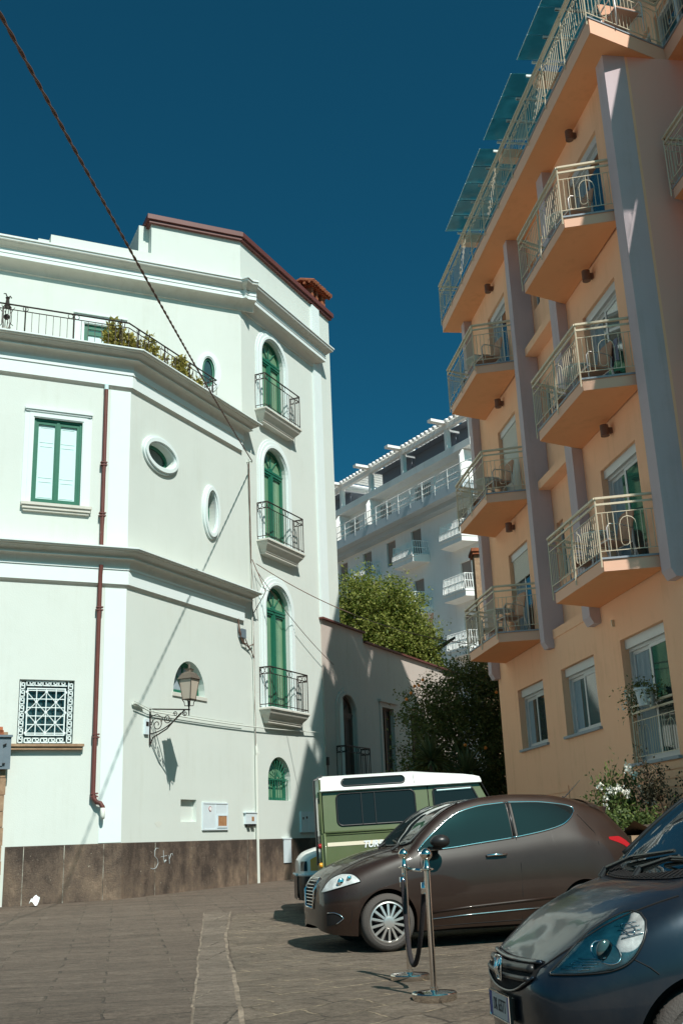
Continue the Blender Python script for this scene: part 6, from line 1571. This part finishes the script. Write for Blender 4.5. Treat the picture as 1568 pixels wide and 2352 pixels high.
mb.tube([b2.top(x, -(.40+.28*((x-.02)/.6)**.7)*1.0, .001) for x in lin(.02, .64, 22)], .0045, 5)
mb.tube([b2.top(x, (.40+.28*((x-.02)/.6)**.7)*1.0, .001) for x in lin(.02, .64, 22)], .0045, 5)
mb.tube([b2.top(.012+.03*(abs(y)/.4)**2, y, .001) for y in lin(-.40, .40, 20)], .0045, 5)
mb.build('panel_gap', 'under', c2_)
mb = MB(); b2.edge(mb, [(1.10, .98), (1.12, .7), (1.16, .35), (1.2, .2)], .004, .0005); mb.build('door_gap', 'under', c2_)
z5 = lerp_curve([(.95, 1.0), (1.3, 1.03), (2.0, 1.06), (3.0, 1.10)]); z6 = lerp_curve([(.95, 1.03), (1.15, 1.24), (1.35, 1.37), (1.7, 1.44), (3.0, 1.42)])
b2.patch('side_window', 'carglass', c2_, lin(.96, 2.95, 50), z5, z6, .006, 10)

# --- sage green off-roader behind
dv_ = thing('off_roader', 'sage green boxy off-roader with white roof and cream stripe behind the brown car', 'car', (-.365, 14.8, -.05), hrot(86))
dv_.rotation_euler = (0, R(-1.4), hrot(86))
W = 1.75
mb = MB()
def arcp(cx, r, n=10): return [(cx-r*math.cos(PI*k/n), .42+r*math.sin(PI*k/n)*1.05) for k in range(n+1)]
tub = [(0, .42)]+arcp(.74, .40)+[(1.2, .42)]+[(2.55, .42)]+arcp(3.08, .42)+[(3.62, .42), (3.62, .98), (2.42, 1.10), (2.42, 1.205), (0, 1.205)]
mb.prism(tub, 0, W); bd = mb.build('body', 'greenpaint', dv_)
mb = MB()
def up(x, z, y_=0.0): t = (z-1.2)/.54; return (x, .012+.075*t+y_, z)
def upf(x, z): p = up(x, z); return (x, W-p[1], z)
mb.face([up(0, 1.2), up(2.37, 1.2), up(2.13, 1.74), up(0, 1.74)]); mb.face([upf(0, 1.2), upf(2.37, 1.2), upf(2.13, 1.74), upf(0, 1.74)])
mb.face([up(0, 1.2), up(0, 1.74), upf(0, 1.74), upf(0, 1.2)]); mb.face([up(2.37, 1.2), up(2.13, 1.74), upf(2.13, 1.74), upf(2.37, 1.2)]); mb.build('cab', 'greenpaint', dv_)
mb = MB(); mb.tube([(0, -.0, 1.205), (2.42, -.0, 1.205)], .016, 8); mb.tube([(0, -.0, 1.175), (2.42, -.0, 1.175)], .010, 6); mb.tube([(0, .0, .42), (0, .0, 1.2)], .016, 6); mb.build('waist_capping', 'greenpaint', dv_, smooth=True)
# roof
mb = MB(); G = []
for (x, dz) in ((-.035, -.0), (0, 0), (1.24, .0), (1.27, .0), (1.95, -.085), (2.08, -.115), (2.17, -.155)):
    hs = [(.055, 1.745), (.050, 1.765), (.075, 1.785), (.155, 1.915+dz*.6), (.20, 1.94+dz*.8), (.32, 1.955+dz), (.6, 1.965+dz), (.875, 1.97+dz)]
    G.append([(x, y, max(z, 1.77) if i > 1 else z) for i, (y, z) in enumerate(hs)]+[(x, W-y, max(z, 1.77) if i > 1 else z) for i, (y, z) in reversed(list(enumerate(hs[:-1])))])
mb.grid(G); mb.face(G[0]); mb.face(G[-1][::-1]); rf = mb.build('roof', 'whitepaint', dv_, smooth=True, auto=24)
mb = MB(); mb.tube([(-.03, .045, 1.748), (2.17, .045, 1.748)], .012, 6); mb.build('gutter', 'whitepaint', rf)
mb = MB(); mb.tube([(1.255, .07, 1.78), (1.255, .15, 1.91), (1.255, .3, 1.958)], .003, 4); mb.build('panel_gap', 'under', rf)
def slant(x, z, o): t = (z-1.785)/.13; return (x, .075+.08*t-.006-o, z+.003)
def stad(x0, x1, z0, z1, n=8):
    r = (z1-z0)/2; c = (z0+z1)/2
    return [(x1-r+r*math.sin(PI*k/n), c-r*math.cos(PI*k/n)) for k in range(n+1)]+[(x0+r-r*math.sin(PI*k/n), c+r*math.cos(PI*k/n)) for k in range(n+1)]
S_ = stad(.27, 1.13, 1.795, 1.895); mb = MB(); mb.tube([slant(x, z, .002) for x, z in S_], .011, 6, closed=True); rw = mb.build('roof_window_seal', 'blackplastic', rf, smooth=True)
mb = MB(); cpt = slant(.7, 1.845, .003); i0 = mb.pt(cpt); idx = [mb.pt(slant(x, z, .001)) for x, z in S_]
for k in range(len(idx)): mb.f.append([i0, idx[k], idx[(k+1) % len(idx)]]); mb.mi.append(0)
mb.build('roof_window', 'carglass', rf)
def rrect(x0, x1, z0, z1, r=.07, n=5, fx=0.0):
    P = []
    for (cx, cz, a0) in ((x1-r, z0+r, -90), (x1-r, z1-r, 0), (x0+r, z1-r, 90), (x0+r, z0+r, 180)):
        for k in range(n+1): a = R(a0+90*k/n); P.append((cx+r*math.cos(a), cz+r*math.sin(a)))
    return P
def dwin(poly, glass_name):
    mb = MB(); mb.tube([(up(x, z)[0], up(x, z)[1]-.004, z) for x, z in poly], .013, 6, closed=True); s_ = mb.build('window_seal', 'blackplastic', dv_, smooth=True)
    mb = MB(); cx = sum(p[0] for p in poly)/len(poly); cz = sum(p[1] for p in poly)/len(poly); i0 = mb.pt((cx, up(cx, cz)[1]-.006, cz)); idx = [mb.pt((x, up(x, z)[1]-.006, z)) for x, z in poly]
    for k in range(len(idx)): mb.f.append([i0, idx[k], idx[(k+1) % len(idx)]]); mb.mi.append(0)
    mb.build(glass_name, 'carglass', s_); return s_
ws_ = dwin(rrect(.185, 1.245, 1.285, 1.70), 'side_window')
mb = MB()
for x in (.52, .70): mb.tube([(x, up(x, 1.3)[1]-.012, 1.29), (x, up(x, 1.69)[1]-.012, 1.695)], .009, 5)
mb.build('sliding_bar', 'blackplastic', ws_)
dwp = rrect(1.50, 2.20, 1.30, 1.69, .04); dwp = [(x-(z-1.30)*.42*max(0, (x-1.6)/.6), z) for x, z in dwp]; dw_ = dwin(dwp, 'door_window')
mb = MB(); mb.tube([(1.55, .06, 1.665), (2.02, .06, 1.672)], .012, 5); mb.build('sun_visor', 'shutter_w', dw_)
mb = MB(); mb.tube([(1.43, -.003, 1.18), (1.43, -.003, .45)], .005, 4); mb.tube([(1.43, up(0, 1.2)[1]-.002, 1.22), (1.43, up(0, 1.74)[1]-.002, 1.74)], .006, 4); mb.tube([(2.17, .07, 1.74), (2.40, -.002, 1.21)], .008, 5); mb.build('door_gap', 'under', dv_)
mb = MB(); mb.face([(.03, -.004, 1.03), (2.3, -.004, 1.03), (2.3, -.004, 1.078), (.03, -.004, 1.078)]); st_ = mb.build('side_stripe', 'stripe', dv_, fix=False)
plate_text('TURBO D', .115, st_, 'litter', (.50, -.008, 1.028), (R(90), 0, 0), shear=.25, off=.004, ext=.001, sx=.92, align='LEFT')
mb = MB(); mb.box((-.05, .02, .40), (-.005, .10, 1.20)); mb.box((-.06, .16, .55), (-.004, 1.6, 1.74)); mb.box((-.085, .015, .40), (-.002, .05, .72)); mb.tube([(-.03, .02, 1.2), (-.03, .07, 1.9)], .016, 6); mb.build('rear_end', 'greenpaint', dv_)
mb = MB(); mb.box((-.063, .25, 1.24), (-.058, 1.5, 1.66)); mb.build('rear_window', 'carglass', dv_)
for (y, z, mt) in ((.035, 1.04, 'redlens'), (.035, .80, 'amber')): mb = MB(); mb.lathe([(.001, -.045), (.03, -.04), (.035, -.0)], 12, (-.05, y, z), axis='x'); mb.build('tail_light', mt, dv_, smooth=True)
mb = MB()
for k in range(4): mb.tube([(-.10, .16, 1.25+.14*k), (-.10, .32, 1.25+.14*k)], .012, 5)
for y in (.16, .32): mb.tube([(-.10, y, .8), (-.10, y, 1.9), (.02, y+.03, 1.96)], .014, 5)
mb.build('ladder', 'blackplastic', dv_)
mb = MB(); mb.box((-.08, 0, .34), (.1, W, .46)); mb.box((3.62, 0, .42), (3.74, W, .60)); mb.box((.1, .2, .35), (3.5, 1.55, .7)); mb.build('chassis', 'under', dv_)
mb = MB(); mb.prism([(2.42, 1.10), (3.62, .98), (3.62, 1.06), (2.42, 1.19)], .25, W-.25); mb.build('bonnet', 'greenpaint', dv_)
for wx in (.74, 3.08):
    for far_ in (0, 1): wheel(dv_, wx, (.02 if not far_ else W-.02), .36, .37, .22, .22, 8, 'plain', side=(-1 if not far_ else 1))

# --- pale small van behind, only its nose showing
T3 = [(0, .26, .40, .40, .46, .60, .46, .74, .42, .80, .30, .82), (.03, .24, .55, .42, .62, .62, .62, .78, .56, .84, .42, .86), (.12, .22, .66, .45, .74, .66, .73, .84, .66, .91, .5, .94), (.35, .2, .74, .48, .80, .72, .79, .90, .72, .98, .55, 1.01),
      (.8, .2, .76, .5, .82, .8, .81, 1.0, .76, 1.08, .62, 1.11), (1.1, .2, .76, .5, .82, .82, .81, 1.02, .77, 1.22, .66, 1.26), (1.6, .2, .76, .5, .82, .85, .81, 1.05, .78, 1.52, .60, 1.56), (2.6, .2, .76, .5, .82, .85, .81, 1.08, .78, 1.56, .60, 1.6), (3.4, .2, .76, .5, .82, .85, .81, 1.08, .78, 1.50, .60, 1.55), (3.6, .3, .7, .5, .74, .85, .73, 1.0, .7, 1.1, .6, 1.15)]
b3 = Body(T3, 0, (.72, 2.9), .33, .29, nx=60)
c3 = thing('pale_car', 'pale car with an amber lamp and black bumper, just its nose showing behind the off-roader', 'car', (-.93, 17.7, -.02), hrot(84))
b3.shell('body', 'whitepaint', c3)
mb = MB(); mb.grid([[(b3.side(x, z, .02)) for z in lin(.24, .58, 6)] for x in lin(.0, .42, 12)]); mb.grid([[(-.02, y, z) for z in lin(.24, .58, 4)] for y in lin(-.46, .46, 6)]); mb.build('bumper', 'blackplastic', c3, smooth=True)
mb = MB(); b3.edge(mb, [(x, .60) for x in lin(0, .42, 10)], .02, .015); mb.tube([(-.02, y, .60) for y in lin(-.5, .5, 6)], .02, 6); mb.build('bumper_trim', 'cabinet', c3, smooth=True)
b3.patch('headlight', 'carglass', c3, lin(.03, .12, 6), lambda x: .66, lambda x: .80, .006)
b3.patch('indicator', 'amber', c3, lin(.17, .45, 8), lambda x: .66, lambda x: .82+.05*math.sin(PI*(x-.17)/.28), .006)
b3.patch('side_window', 'carglass', c3, lin(1.2, 3.2, 20), lambda x: 1.06, lambda x: min(1.5, 1.1+(x-1.2)*1.0), .006); mb = MB(); mb.grid(screen(b3, .85, 1.5, .60, .55, .01, bulge=.1)); mb.build('windscreen', 'carglass', c3, smooth=True)
arches(c3, (.72, 2.9), 0, .80, .33, .29)
for wx in (.72, 2.9):
    for far_ in (0, 1): wheel(c3, wx, (-.80 if not far_ else .80), .29, .29, .18, .19, 8, 'plain', side=(-1 if not far_ else 1))
